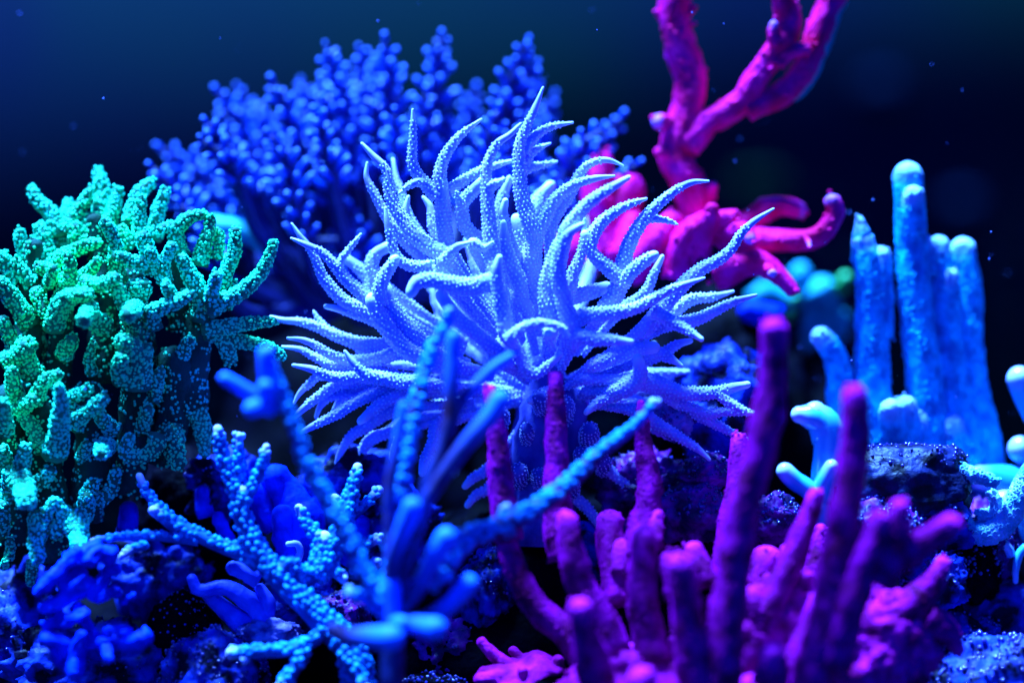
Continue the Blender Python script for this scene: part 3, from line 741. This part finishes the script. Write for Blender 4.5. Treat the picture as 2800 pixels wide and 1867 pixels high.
for (v, s, rt, rr, dt, dr) in PL:
    build_branch(pil, pb, 'column', parse(v, s, rt * 1.1, rr * 1.18, dt, dr, 0.8), M['pillar'], seg=28, amp=0.13, freq=330,
                 polyp=dict(name='fuzz', mat=M['pillar'], sp=15, size=5.0, tall=0.8, jit=0.9, sink=0.5, skip_tip=0.05))

# ================================================================== purple finger coral (foreground right)
fb = P(1900, 1960, -260)
fin = thing('purple_finger_coral', 'purple coral of smooth upright fingers filling the lower right foreground', 'coral', fb)
FN = [
 ('D', '105,500 150,700 165,900 180,1100 195,1300 240,1568', 50, 82, -230, -250, 0), ('M', '480,560 560,790 670,990 810,1130 960,1260 1060,1400', 66, 96, -250, -260, 0),
 ('D', '575,400 575,560 580,750 588,950 582,1150 590,1400 640,1700', 48, 96, -180, -230, 0), ('D', '1182,590 1192,750 1202,900 1232,1050 1250,1200 1225,1350 1180,1500 1150,1700', 34, 100, -120, -200, 0),
 ('D', '1882,850 1882,980 1865,1150 1835,1350 1805,1568 1800,1800', 56, 84, -130, -200, 0), ('X', '2118,905 2117,960 2112,1050 2096,1150 2074,1250 2047,1340 2025,1430 2010,1530 1992,1680 1972,1850 1960,2000', 33, 42, -420, -380, 0),
 ('X', '2338,1085 2340,1140 2336,1230 2322,1330 2306,1430 2290,1520 2275,1620 2250,1740 2215,1850 2190,1950', 32, 42, -430, -380, 0),
 ('N', '605,235 545,400 480,560 420,720 330,900 225,1100 125,1350 40,1550', 56, 104, -300, -330, 0), ('N', '640,480 630,600 605,750 580,920 560,1100', 50, 84, -160, -200, 0),
 ('N', '1055,410 1000,600 930,800 850,1000 780,1200 700,1450', 76, 112, -450, -400, 0), ('N', '1205,320 1195,460 1150,650 1050,850', 66, 100, -450, -430, 0), ('N', '1570,425 1450,510 1320,590 1190,680', 62, 92, -450, -420, 0),
 ('N', '1510,715 1460,830 1380,930 1280,1030 1170,1120', 50, 116, -300, -290, 0), ('N', '1120,980 1180,1200 1260,1420 1280,1568', 80, 120, -300, -290, 0), ('N', '1625,1330 1555,1230 1480,1160 1380,1100', 42, 110, -280, -290, 0),
 ('N', '1060,900 1040,1050 1060,1200', 70, 120, -250, -260, 0), ('N', '980,1210 1010,1300 1060,1400', 46, 70, -310, -290, 0),
 ('M', '912,410 930,520 960,680 1010,850 1080,1000 1180,1160 1240,1350', 74, 104, -300, -300, 0), ('M', '1228,420 1222,500 1232,640 1262,800 1300,1000', 88, 98, -150, -220, 0),
 ('M', '1465,510 1462,620 1452,800 1462,1000 1500,1200 1540,1400', 80, 104, -320, -320, 0), ('M', '1722,720 1742,850 1772,1050 1802,1250 1832,1450 1850,1650', 80, 112, -390, -360, 0),
 ('M', '1640,690 1660,800 1690,950', 54, 70, -330, -350, 0), ('M', '1012,1040 1032,1150 1062,1300 1102,1450 1130,1620', 76, 112, -420, -380, 0), ('M', '1310,595 1300,680 1300,800', 58, 66, -200, -230, 0),
 ('M', '1450,1540 1450,1650 1460,1750', 90, 110, -450, -430, 0), ('N', '255,700 210,800 160,950 120,1150', 110, 140, -200, -230, 0), ('N', '125,950 170,1050 200,1200', 70, 90, -330, -320, 0),
 ('N', '290,1370 290,1450 280,1568', 80, 100, -400, -390, 0), ('M', '1672,1260 1660,1400 1650,1550', 30, 44, -300, -320, 0), ('N', '840,720 820,800 780,950', 34, 60, -380, -380, 0),
 ('N', '420,620 400,760 380,960', 60, 90, -260, -280, 0), ('N', '520,820 480,1000 420,1250', 60, 110, -260, -280, 0), ('N', '620,1000 560,1250 470,1500', 80, 120, -350, -350, 0),
 ('D', '1300,1380 1280,1480 1260,1600', 40, 70, -200, -240, 0), ('D', '1560,1640 1600,1760 1650,1900', 70, 110, -250, -260, 0),
]
for (v, s, rt, rr, dt, dr, _) in FN:
    build_branch(fin, fb, 'finger', parse(v, s, rt * 1.02, rr * 1.2, dt * (1.25 if dt < -370 else 1.05), dr * (1.2 if dt < -370 else 1.05), 0.75), M['purple'], seg=28, amp=0.2,
                 polyp=dict(name='fuzz', mat=M['purple'], sp=17, size=5.5, tall=0.7, jit=0.9, sink=0.5, skip_root=0.1))
for (x, y, d, rx, ry, rz) in ((1960, 1990, -300, 430, 150, 190), (2120, 1760, -290, 150, 90, 150), (2420, 1760, -300, 150, 80, 130), (1700, 1880, -310, 170, 90, 110), (2280, 1830, -330, 170, 90, 110), (2060, 1640, -220, 80, 70, 90)):
    V, tf = blob_arrays(P(x, y, d), rx * S, ry * S, rz * S, 0.3, 1.8, ICO4)
    obj('base_crust', make_mesh('base_crust', V - fb, None, tf), M['purple_crust'], fin)

kb = P(1420, 1900, -160)
pk = thing('pink_crust_coral', 'small pink crust with short blunt fingers at the bottom edge', 'coral', kb)
for (v, s, rt, rr, dt, dr) in [('M', '305,1275 400,1370 500,1450 610,1500', 36, 60, -120, -140), ('M', '530,1340 600,1395 730,1380 800,1460', 36, 50, -90, -120), ('M', '850,1410 830,1490 800,1568', 46, 60, -150, -150), ('M', '300,1540 420,1530 540,1560', 50, 70, -170, -150), ('M', '600,1480 600,1540 620,1620', 40, 60, -190, -160)]:
    build_branch(pk, kb, 'finger', parse(v, s, rt, rr, dt, dr, 0.75), M['purple_crust'], seg=16, amp=0.25)
V, tf = blob_arrays(P(1440, 1875, -130), 130 * S, 90 * S, 75 * S, 0.3, 1.6, ICO3)
obj('base_crust', make_mesh('base_crust', V - kb, None, tf), M['purple_crust'], pk)

# ================================================================== cyan staghorn coral (lower centre-left)
cb = P(900, 1950, -220)
stag = thing('cyan_staghorn_coral', 'cyan branching coral covered in little round cups, lower left of centre', 'coral', cb)
ST = [
 ('L', '325,500 320,600 375,740 450,880 545,985 650,1085 800,1235 950,1410 1000,1700', 50, 108, -160, -230),
 ('L', '195,150 215,280 260,420 315,530', 30, 52, -150, -160), ('L', '312,188 312,300 312,440', 27, 46, -140, -150), ('L', '467,250 440,360 400,460 340,550', 24, 38, -170, -170),
 ('L', '648,590 690,670 742,745 790,840 755,930 640,1000', 28, 70, -110, -170), ('L', '977,362 952,480 922,590 890,700 830,830 750,960', 30, 82, -90, -170), ('L', '848,530 875,590 900,650', 26, 36, -90, -110), ('L', '1095,488 1020,570 930,640', 30, 38, -60, -110),
 ('L', '895,985 830,920 760,900', 34, 60, -170, -170), ('L', '1090,760 1030,790 960,840', 30, 40, -100, -130), ('L', '1085,890 1040,930 960,960', 34, 40, -110, -130),
 ('K', '1055,8 1110,130 1210,252 1335,352 1480,442 1640,515 1830,590 1960,680', 34, 74, -110, -170), ('K', '1160,265 1250,330 1350,410', 46, 56, -150, -140), ('K', '700,492 850,470 1000,462 1150,455 1320,470 1500,490', 26, 52, -160, -140),
 ('K', '930,600 1000,560 1100,530', 30, 36, -190, -170), ('L', '275,1400 430,1390 580,1382 690,1350 800,1270', 40, 46, -250, -230), ('L', '340,1450 345,1400 370,1385', 18, 24, -260, -250), ('L', '545,1600 640,1460 690,1380', 44, 46, -270, -240),
 ('L', '1010,1600 960,1490 890,1390 840,1300', 36, 44, -280, -240), ('L', '520,960 600,900 640,1000', 40, 60, -200, -180), ('L', '790,760 780,860 740,960', 50, 80, -150, -170),
]
SP = dict(name='cups', mat=M['cyan_bead'], sp=19, size=8.6, tall=1.3, lean=0.8, shape=ICO1, jit=0.6, sink=0.4, skip_tip=0.04)
def topside(b):          # the shaded undersides carry few cups
    return b[1][2] > -0.35 + random.uniform(-0.25, 0.25)
for (v, s, rt, rr, dt, dr) in ST:
    build_branch(stag, cb, 'branch', parse(v, s, rt * 0.85, rr * 0.85, dt, dr, 0.8), M['cyan_body'], seg=16, amp=0.08, polyp=dict(SP, keep=topside))

# ================================================================== blurred blue staghorn nearest the glass
hb = P(1072, 1960, -490)
front = thing('blue_staghorn_coral', 'dark stemmed blue staghorn coral with rounded tips, blurred nearest the viewer', 'coral', hb)
HS = [
 # smooth or beaded flag last
 ('X', '726,965 742,1010 768,1080 795,1150 815,1200 842,1275 880,1350 916,1405 960,1490 990,1565 1030,1620 1068,1660', 15, 24, -430, -440, 1),
 ('F', '1965,185 1970,350 1990,480 2040,560', 58, 50, -440, -430, 0), ('F', '1665,365 1830,460 1960,520', 46, 54, -450, -430, 0), ('F', '1960,430 1965,500 1985,560', 56, 60, -480, -440, 0), ('F', '1865,590 1930,570 2010,600', 62, 56, -480, -435, 0),
 ('C', '1382,185 1350,300 1265,440 1205,650 1135,900 1085,1150 1045,1400 1020,1600 985,1900 970,2150', 34, 68, -340, -430, 1),
 ('C', '1052,865 1030,1000 985,1250 950,1500 960,1800 970,2100', 34, 46, -430, -440, 0),
 ('C', '1410,375 1402,560 1392,750 1382,950 1335,1150 1240,1400 1190,1600 1080,1950 1000,2150', 50, 60, -410, -440, 0),
 ('C', '1815,508 1700,585 1605,680 1500,792 1420,900 1375,1050', 30, 52, -390, -405, 0), ('C', '1745,815 1680,930 1560,1065 1450,1200 1310,1390 1180,1600 1040,1900', 66, 52, -430, -440, 0),
 ('L', '1282,585 1235,700 1180,850 1160,1010', 52, 38, -500, -450, 0), ('L', '1472,755 1400,880 1320,1030 1230,1160', 56, 40, -490, -450, 0), ('L', '1595,1015 1520,1105 1420,1180 1290,1240 1190,1260', 54, 40, -480, -450, 0),
 ('L', '1412,1262 1350,1250 1200,1230', 60, 44, -530, -450, 0), ('L', '1272,800 1252,900 1235,1010 1200,1120', 26, 28, -430, -440, 0), ('L', '1165,1315 1050,1312 920,1305 830,1265', 66, 44, -540, -420, 0),
 ('L', '930,1065 1020,1100 1120,1170 1170,1210', 28, 36, -400, -440, 1), ('L', '1165,1010 1170,1100 1170,1300 1170,1568 1175,1760', 50, 68, -450, -440, 0), ('L', '1230,1230 1180,1225 1170,1230', 36, 40, -500, -450, 0),
 ('D', '1285,570 1180,700 1005,850 850,975 700,1120 550,1250 400,1350 250,1430 100,1500 -30,1540 -150,1640 -290,1850', 26, 88, -290, -430, 1), ('D', '215,1370 225,1430 235,1480', 44, 44, -370, -360, 1),
]
FP = dict(name='cups', mat=M['cyan_bead'], sp=22, size=11, tall=1.1, lean=0.5, shape=ICO1, jit=0.6, sink=0.45)
M['front_body'] = coral_mat('front staghorn skin', (0.025, 0.003, 0.035), (0.01, 0.03, 0.18), 90, 0.6, 0.2, tip=(0.01, 0.2, 0.95), tip_len=0.026, tip_start=0.0)
for (v, s, rt, rr, dt, dr, bd) in HS:
    build_branch(front, hb, 'branch', parse(v, s, rt, rr, dt * 1.12, dr * 1.12, 0.8), M['front_body'], seg=16, amp=0.08, polyp=dict(FP, keep=topside) if bd else None)

# ================================================================== smaller corals
def coral(name, label, base, mat, specs, part='lobe', seg=18, amp=0.15, cat='coral', power=0.8, group=None, polyp=None):
    root = thing(name, label, cat, base, group)
    for (v, s, rt, rr, dt, dr) in specs:
        build_branch(root, base, part, parse(v, s, rt, rr, dt, dr, power), mat, seg=seg, amp=amp, polyp=polyp)
    return root

coral('blue_twisted_coral', 'smooth blue twisted coral crawling over the rock at lower left', P(700, 1720, -60), M['twist'],
      [('L', '50,985 75,1040 130,1050 220,1030 310,1065 390,1130 450,1210 470,1300', 30, 66, -80, -60), ('L', '430,1040 470,1110 460,1200', 30, 56, -70, -60), ('L', '150,1080 240,1160 320,1230 400,1260', 40, 70, -40, -50), ('L', '280,925 350,950 420,990', 40, 48, -120, -100)])
coral('blue_lobed_coral', 'bright blue lumpy coral mound behind the cyan staghorn', P(790, 1520, 80), M['deep_blue'],
      [('L', '520,420 580,520 640,640 680,800', 80, 150, 60, 80), ('L', '700,640 680,760 640,900', 90, 140, 20, 60), ('L', '820,420 800,520 760,640', 80, 120, 90, 90), ('L', '560,640 580,740 600,860', 70, 100, 10, 50), ('L', '980,680 960,780 900,880', 60, 90, 40, 60), ('L', '200,640 230,720 260,780', 34, 44, 40, 60), ('L', '110,500 120,560 140,640', 40, 60, 100, 100), ('L', '420,500 460,600 520,700', 60, 90, 60, 70)], amp=0.3)
coral('pale_hooked_coral', 'small pale hook-shaped coral on the blue mound', P(800, 1520, -30), M['white'],
      [('L', '590,790 640,790 655,840 620,900 560,900', 16, 26, -60, -40)], amp=0.1)
coral('blue_cup_coral', 'small blue cup beneath the green coral', P(345, 1460, 90), M['deep_blue'], [('K', '970,260 968,320 965,420', 70, 80, 80, 90)], amp=0.1)
coral('blue_encrusting_coral', 'deep blue lobes framing the dark hollow at lower left', P(220, 1860, -190), M['deep_blue'],
      [('K', '290,870 390,780 520,630 620,560', 44, 60, -240, -200), ('K', '880,700 800,740 740,860 700,920', 40, 60, -220, -190), ('K', '330,1010 450,960 560,860 640,740', 40, 90, -230, -190), ('K', '640,1050 500,1090 340,1150', 44, 54, -240, -210),
       ('K', '360,1230 480,1270 600,1280 720,1250 820,1260', 60, 80, -240, -200), ('K', '1090,1230 1000,1270 900,1260 780,1270', 66, 80, -240, -200), ('K', '560,1480 580,1400 600,1300', 60, 70, -250, -210), ('K', '830,1380 820,1330 800,1290', 40, 50, -260, -210), ('K', '880,870 800,900 740,930', 40, 40, -240, -200), ('K', '1010,900 960,930 930,960', 16, 22, -250, -210), ('K', '680,640 720,600 860,610', 50, 70, -260, -220), ('K', '400,1330 440,1400 520,1440', 30, 50, -250, -220), ('K', '620,1220 560,1350 560,1450', 50, 70, -260, -220), ('K', '440,1280 500,1360 600,1400', 50, 60, -240, -200), ('K', '700,1180 640,1100 580,980', 34, 50, -220, -190), ('K', '480,820 560,760 640,700', 50, 60, -210, -190), ('K', '620,640 680,560 760,540', 60, 60, -210, -190), ('K', '960,1200 900,1180 820,1210', 50, 60, -230, -200)], amp=0.55, seg=24)
coral('glossy_mound_coral', 'glossy light blue nose-shaped lobe between the two tall purple fingers', P(2260, 1260, 120), M['glossy_blue'], [('J', '490,455 560,465 640,500 690,570 700,720 690,950', 66, 125, 90, 110), ('J', '600,440 660,510 700,620', 84, 130, 90, 110)], amp=0.06, power=0.3)
coral('forked_blue_coral', 'light blue forked coral like a letter V between the purple fingers', P(2250, 1420, 100), M['glossy_blue'],
      [('J', '385,860 450,920 550,990 630,1080 650,1250', 66, 80, 70, 90), ('J', '715,830 670,930 640,1060', 62, 90, 60, 90)], amp=0.08)
coral('edge_knob_coral', 'pale blue knob leaning in from the right edge, upper one', P(2810, 1150, 230), M['glossy_blue'], [('J', '2060,200 2110,300 2200,450', 96, 120, 200, 230)], amp=0.05)
coral('edge_knob_coral', 'round blue knob at the right edge just above the blue plate', P(2830, 1290, 230), M['glossy_blue'], [('J', '2070,700 2120,730 2250,800', 100, 110, 200, 230)], amp=0.05)
coral('blue_plate_coral', 'broad smooth light blue plate at the right edge', P(2780, 1420, 200), M['glossy_blue'], [('J', '1780,900 1900,920 2050,960 2250,1020', 90, 170, 190, 200), ('J', '1950,1100 2050,1200 2200,1300', 120, 160, 160, 190)], amp=0.06)
coral('pitted_cyan_coral', 'pitted cyan coral curled like a hook at the right edge', P(2720, 1470, 0), M['honey'],
      [('J', '1890,935 1780,895 1680,880 1600,840', 34, 66, -20, 10), ('J', '1640,1200 1690,1280 1800,1310 1920,1260 2010,1140 2091,990 2180,860', 60, 96, -10, 20), ('J', '1860,1020 1900,1080 1860,1160 1760,1180', 30, 44, 20, 20)], amp=0.06,
      polyp=dict(name='pits', mat=M['honey'], sp=15, size=8.5, shape=CRATER, jit=0.5))
coral('small_cyan_coral', 'tiny cyan knob with a drooping arm at the right edge', P(2770, 1560, 60), M['glossy_blue'], [('J', '1960,1390 1985,1420 2000,1460', 32, 36, 50, 60), ('J', '2030,1640 2035,1540 2060,1450 2110,1400', 22, 34, 50, 60)], amp=0.1)
coral('teal_clump_coral', 'blurred teal lumps behind the leftmost blue column', P(2250, 900, 600), M['teal_far'],
      [('I', '500,860 520,940 540,1050', 90, 110, 890, 930), ('I', '650,980 660,1080 680,1250', 110, 140, 870, 930), ('I', '180,1020 280,1010 380,1050', 80, 110, 870, 930), ('I', '790,1180 760,1300 720,1450', 70, 100, 890, 930), ('I', '570,1150 560,1250 560,1400', 50, 60, 890, 930)], amp=0.45)
coral('green_knob_coral', 'little out-of-focus green knobs beside the leftmost blue column', P(2310, 790, 560), M['green_far'],
      [('I', '815,890 800,920 780,970', 46, 50, 830, 870), ('I', '715,935 725,960 740,990', 32, 36, 850, 870), ('I', '455,1030 460,1050 470,1080', 36, 40, 890, 910), ('I', '405,1130 410,1150 420,1180', 30, 36, 890, 910)], amp=0.1)
coral('dark_blue_lobe_coral', 'blurred dark blue lobe below the magenta sprawling coral', P(2090, 900, 480), M['deep_blue'], [('I', '120,1130 220,1140 320,1190', 80, 110, 460, 480)], amp=0.2)
coral('cyan_plate_coral', 'blurred cyan plate behind the right side of the green coral', P(660, 720, 480), M['teal_far'], [('E', '1960,690 1850,610 1700,560 1560,560', 60, 110, 430, 470)], amp=0.1)
coral('small_blue_finger', 'small blurred blue finger left of the white coral', P(900, 670, 420), M['bush'], [('A', '410,1150 480,1150 560,1150', 34, 40, 420, 430)], amp=0.1)

# ================================================================== rocks with wet bubbles
rock('overhang_rock', 'dark flat-topped rock in front of the blue columns', 2490, 1315, 40, 172, 120, 132, M['rock_dusk'], 0.2, 1.5, flat_top=0.7, bubbles=160, bsize=5.0, btop=0.35)
rock('overhang_rock_crust', 'dark blue rough stone below the flat-topped rock', 2560, 1440, 40, 120, 110, 90, M['rock_blue'], 0.3, 1.5, bubbles=140, bsize=4.5)
rock('bubble_rock', 'violet rock speckled with shiny bubbles behind the purple fingers, in the centre', 1905, 1400, 0, 95, 80, 90, M['rock_purple'], 0.3, 1.5, bubbles=220, bsize=5.0)
rock('bubble_rock', 'rounded reddish rock with bubbles just below the white coral tips', 1935, 1295, 20, 75, 70, 55, M['rock_purple'], 0.3, 1.5, bubbles=120, bsize=5.0)
rock('bubble_rock', 'pale knobbly stone tucked under the right lower white branches', 1838, 1145, 40, 60, 60, 62, M['rock_pale'], 0.3, 2.0, bubbles=90, bsize=5.5)
rock('bubble_rock', 'small dark stone with bubbles along its crest, beside the forked coral', 2120, 1420, -10, 75, 60, 62, M['rock_purple'], 0.35, 1.5, bubbles=150, bsize=5.0)
rock('bubble_rock', 'bubbly violet stone below the dark flat-topped rock', 2410, 1470, -60, 120, 70, 95, M['rock_purple'], 0.35, 1.5, bubbles=420, bsize=4.8)
rock('bubble_rock', 'small bluish stone among the finger bases at right', 2550, 1590, -60, 90, 60, 80, M['rock_blue'], 0.35, 1.6, bubbles=200, bsize=4.8)
rock('bubble_rock', 'dark stone with a few bubbles at the far right behind the fingers', 2660, 1560, 60, 80, 70, 90, M['rock'], 0.35, 1.5, bubbles=120, bsize=5)
rock('bubble_rock', 'blue bubble-covered rock in the bottom right corner', 2750, 1900, -120, 210, 120, 170, M['rock_blue'], 0.25, 1.5, bubbles=520, bsize=6.5, btop=-0.4)
rock('bubble_rock', 'blue speckled rock at the bottom edge below the twisted coral', 590, 1880, -80, 150, 110, 150, M['rock_blue'], 0.25, 1.5, bubbles=420, bsize=4.6, btop=-0.3)
rock('bubble_rock', 'dark round rock with scattered bright specks in the hollow at lower left', 500, 1740, 20, 105, 80, 110, M['rock'], 0.2, 1.5, bubbles=90, bsize=4.0)
rock('bubble_rock', 'low dark stone with a row of bubbles at the bottom between the corals', 1190, 1885, -60, 110, 70, 45, M['rock'], 0.2, 1.5, bubbles=150, bsize=4.6)
rock('bubble_rock', 'reddish dark stone glimpsed through the staghorn arms', 930, 1680, -30, 75, 60, 60, M['rock_purple'], 0.35, 1.5, bubbles=160, bsize=4.0)
rock('bubble_rock', 'dark stone with glints beside the diagonal staghorn arm', 1330, 1610, 0, 80, 70, 110, M['rock_blue'], 0.35, 1.5, bubbles=160, bsize=4.0)
rock('crusted_rock', 'pale crusted stone under the twisted blue coral', 740, 1730, -60, 85, 60, 42, M['rock_pale'], 0.3, 1.8)
rock('crusted_rock', 'bluish stone between the white coral stem and a purple finger', 1650, 1500, 60, 130, 80, 90, M['rock_blue'], 0.35, 1.6, bubbles=80, bsize=4.5)
rock('crusted_rock', 'dim blue boulder low at the right edge', 2740, 1680, 150, 120, 90, 90, M['rock_blue'], 0.25, 1.5)
rock('crusted_rock', 'shadowed stone under the left side of the white coral', 960, 1330, 140, 150, 110, 120, M['rock_blue'], 0.3, 1.5)
rock('crusted_rock', 'dark stone behind the base of the green coral', 540, 1420, 240, 190, 120, 200, M['rock'], 0.3, 1.5)
rock('crusted_rock', 'dark stone right of the white coral beneath the magenta branches', 1990, 1110, 200, 150, 110, 170, M['rock_blue'], 0.3, 1.6)

RUB = [
 ('blue crusted boulder in the bottom left corner', 40, 1760, 120, 170, 110, 190, 'rock_blue'),
 ('rough blue stone directly under the blue lobed coral mound', 800, 1650, 40, 150, 90, 110, 'rock_blue'),
 ('violet crusted stone low between the staghorn stem and the pink crust', 1230, 1760, 30, 110, 80, 110, 'rock_purple'),
 ('dim blue rubble stone left of the dark flat-topped rock', 2210, 1560, 90, 130, 90, 120, 'rock_blue'),
 ('blue violet stone under the right lower white branches, behind the fingers', 1760, 1330, 110, 120, 90, 100, 'rock_purple'),
 ('blue crusted stone filling the gap below the green coral tips', 430, 1560, 200, 150, 100, 130, 'rock_blue'),
 ('deep blue stone wedged below the left white branches', 1080, 1480, 120, 140, 90, 130, 'rock_blue'),
 ('blue rough boulder under the lower left lobes at the frame edge', 230, 1830, 0, 190, 110, 150, 'rock_blue'),
 ('violet stone at the foot of the blue columns, right side', 2680, 1490, 120, 100, 80, 110, 'rock_purple'),
 ('dark blue stone at the lower right between fingers and corner rock', 2640, 1790, 20, 110, 80, 110, 'rock_blue'),
 ('blue stone behind the upper left staghorn arm', 620, 1330, 160, 110, 80, 100, 'rock_blue'),
]
for (lab, x, y, d, rx, ry, rz, m) in RUB:
    rock('rubble_stone', lab, x, y, d, rx, ry, rz, M[m], 0.4, 1.8, bubbles=90, bsize=4.5, ridg=0.6)

# far, dim and wholly out of focus
rock('distant_coral_mound', 'faint teal blur on the back wall left of the blue columns', 2080, 505, 4760, 105, 60, 60, M['dim_teal'], 0.2, 1.2, ICO3, cat='coral')
rock('distant_coral_mound', 'faint blue blur on the back wall above the pillar coral', 2415, 235, 4760, 100, 60, 60, M['dim'], 0.2, 1.2, ICO3, cat='coral')
rock('distant_coral_mound', 'faint blue blur right of the tallest blue column', 2630, 560, 4760, 80, 60, 60, M['dim'], 0.2, 1.2, ICO3, cat='coral')

# drifting specks in the water
bs = []
for i in range(110):
    d = random.choice([random.uniform(-600, 200), random.uniform(-200, 900)])
    p = P(random.uniform(-50, 2850), random.uniform(-40, 1300), d)
    bs.append((p, np.array([0, 0, 1.0]), np.array([1.0, 0, 0]), random.choice([0.5, 0.7, 1, 1.0, 1.6]), 0))
V, t, _ = bead_arrays(bs, 1.5 * S)
o = obj('drifting_specks', make_mesh('drifting_specks', V, None, t), M['speck'])
o['kind'] = 'stuff'; o['label'] = 'tiny pale specks drifting in the water'; o['category'] = 'specks'
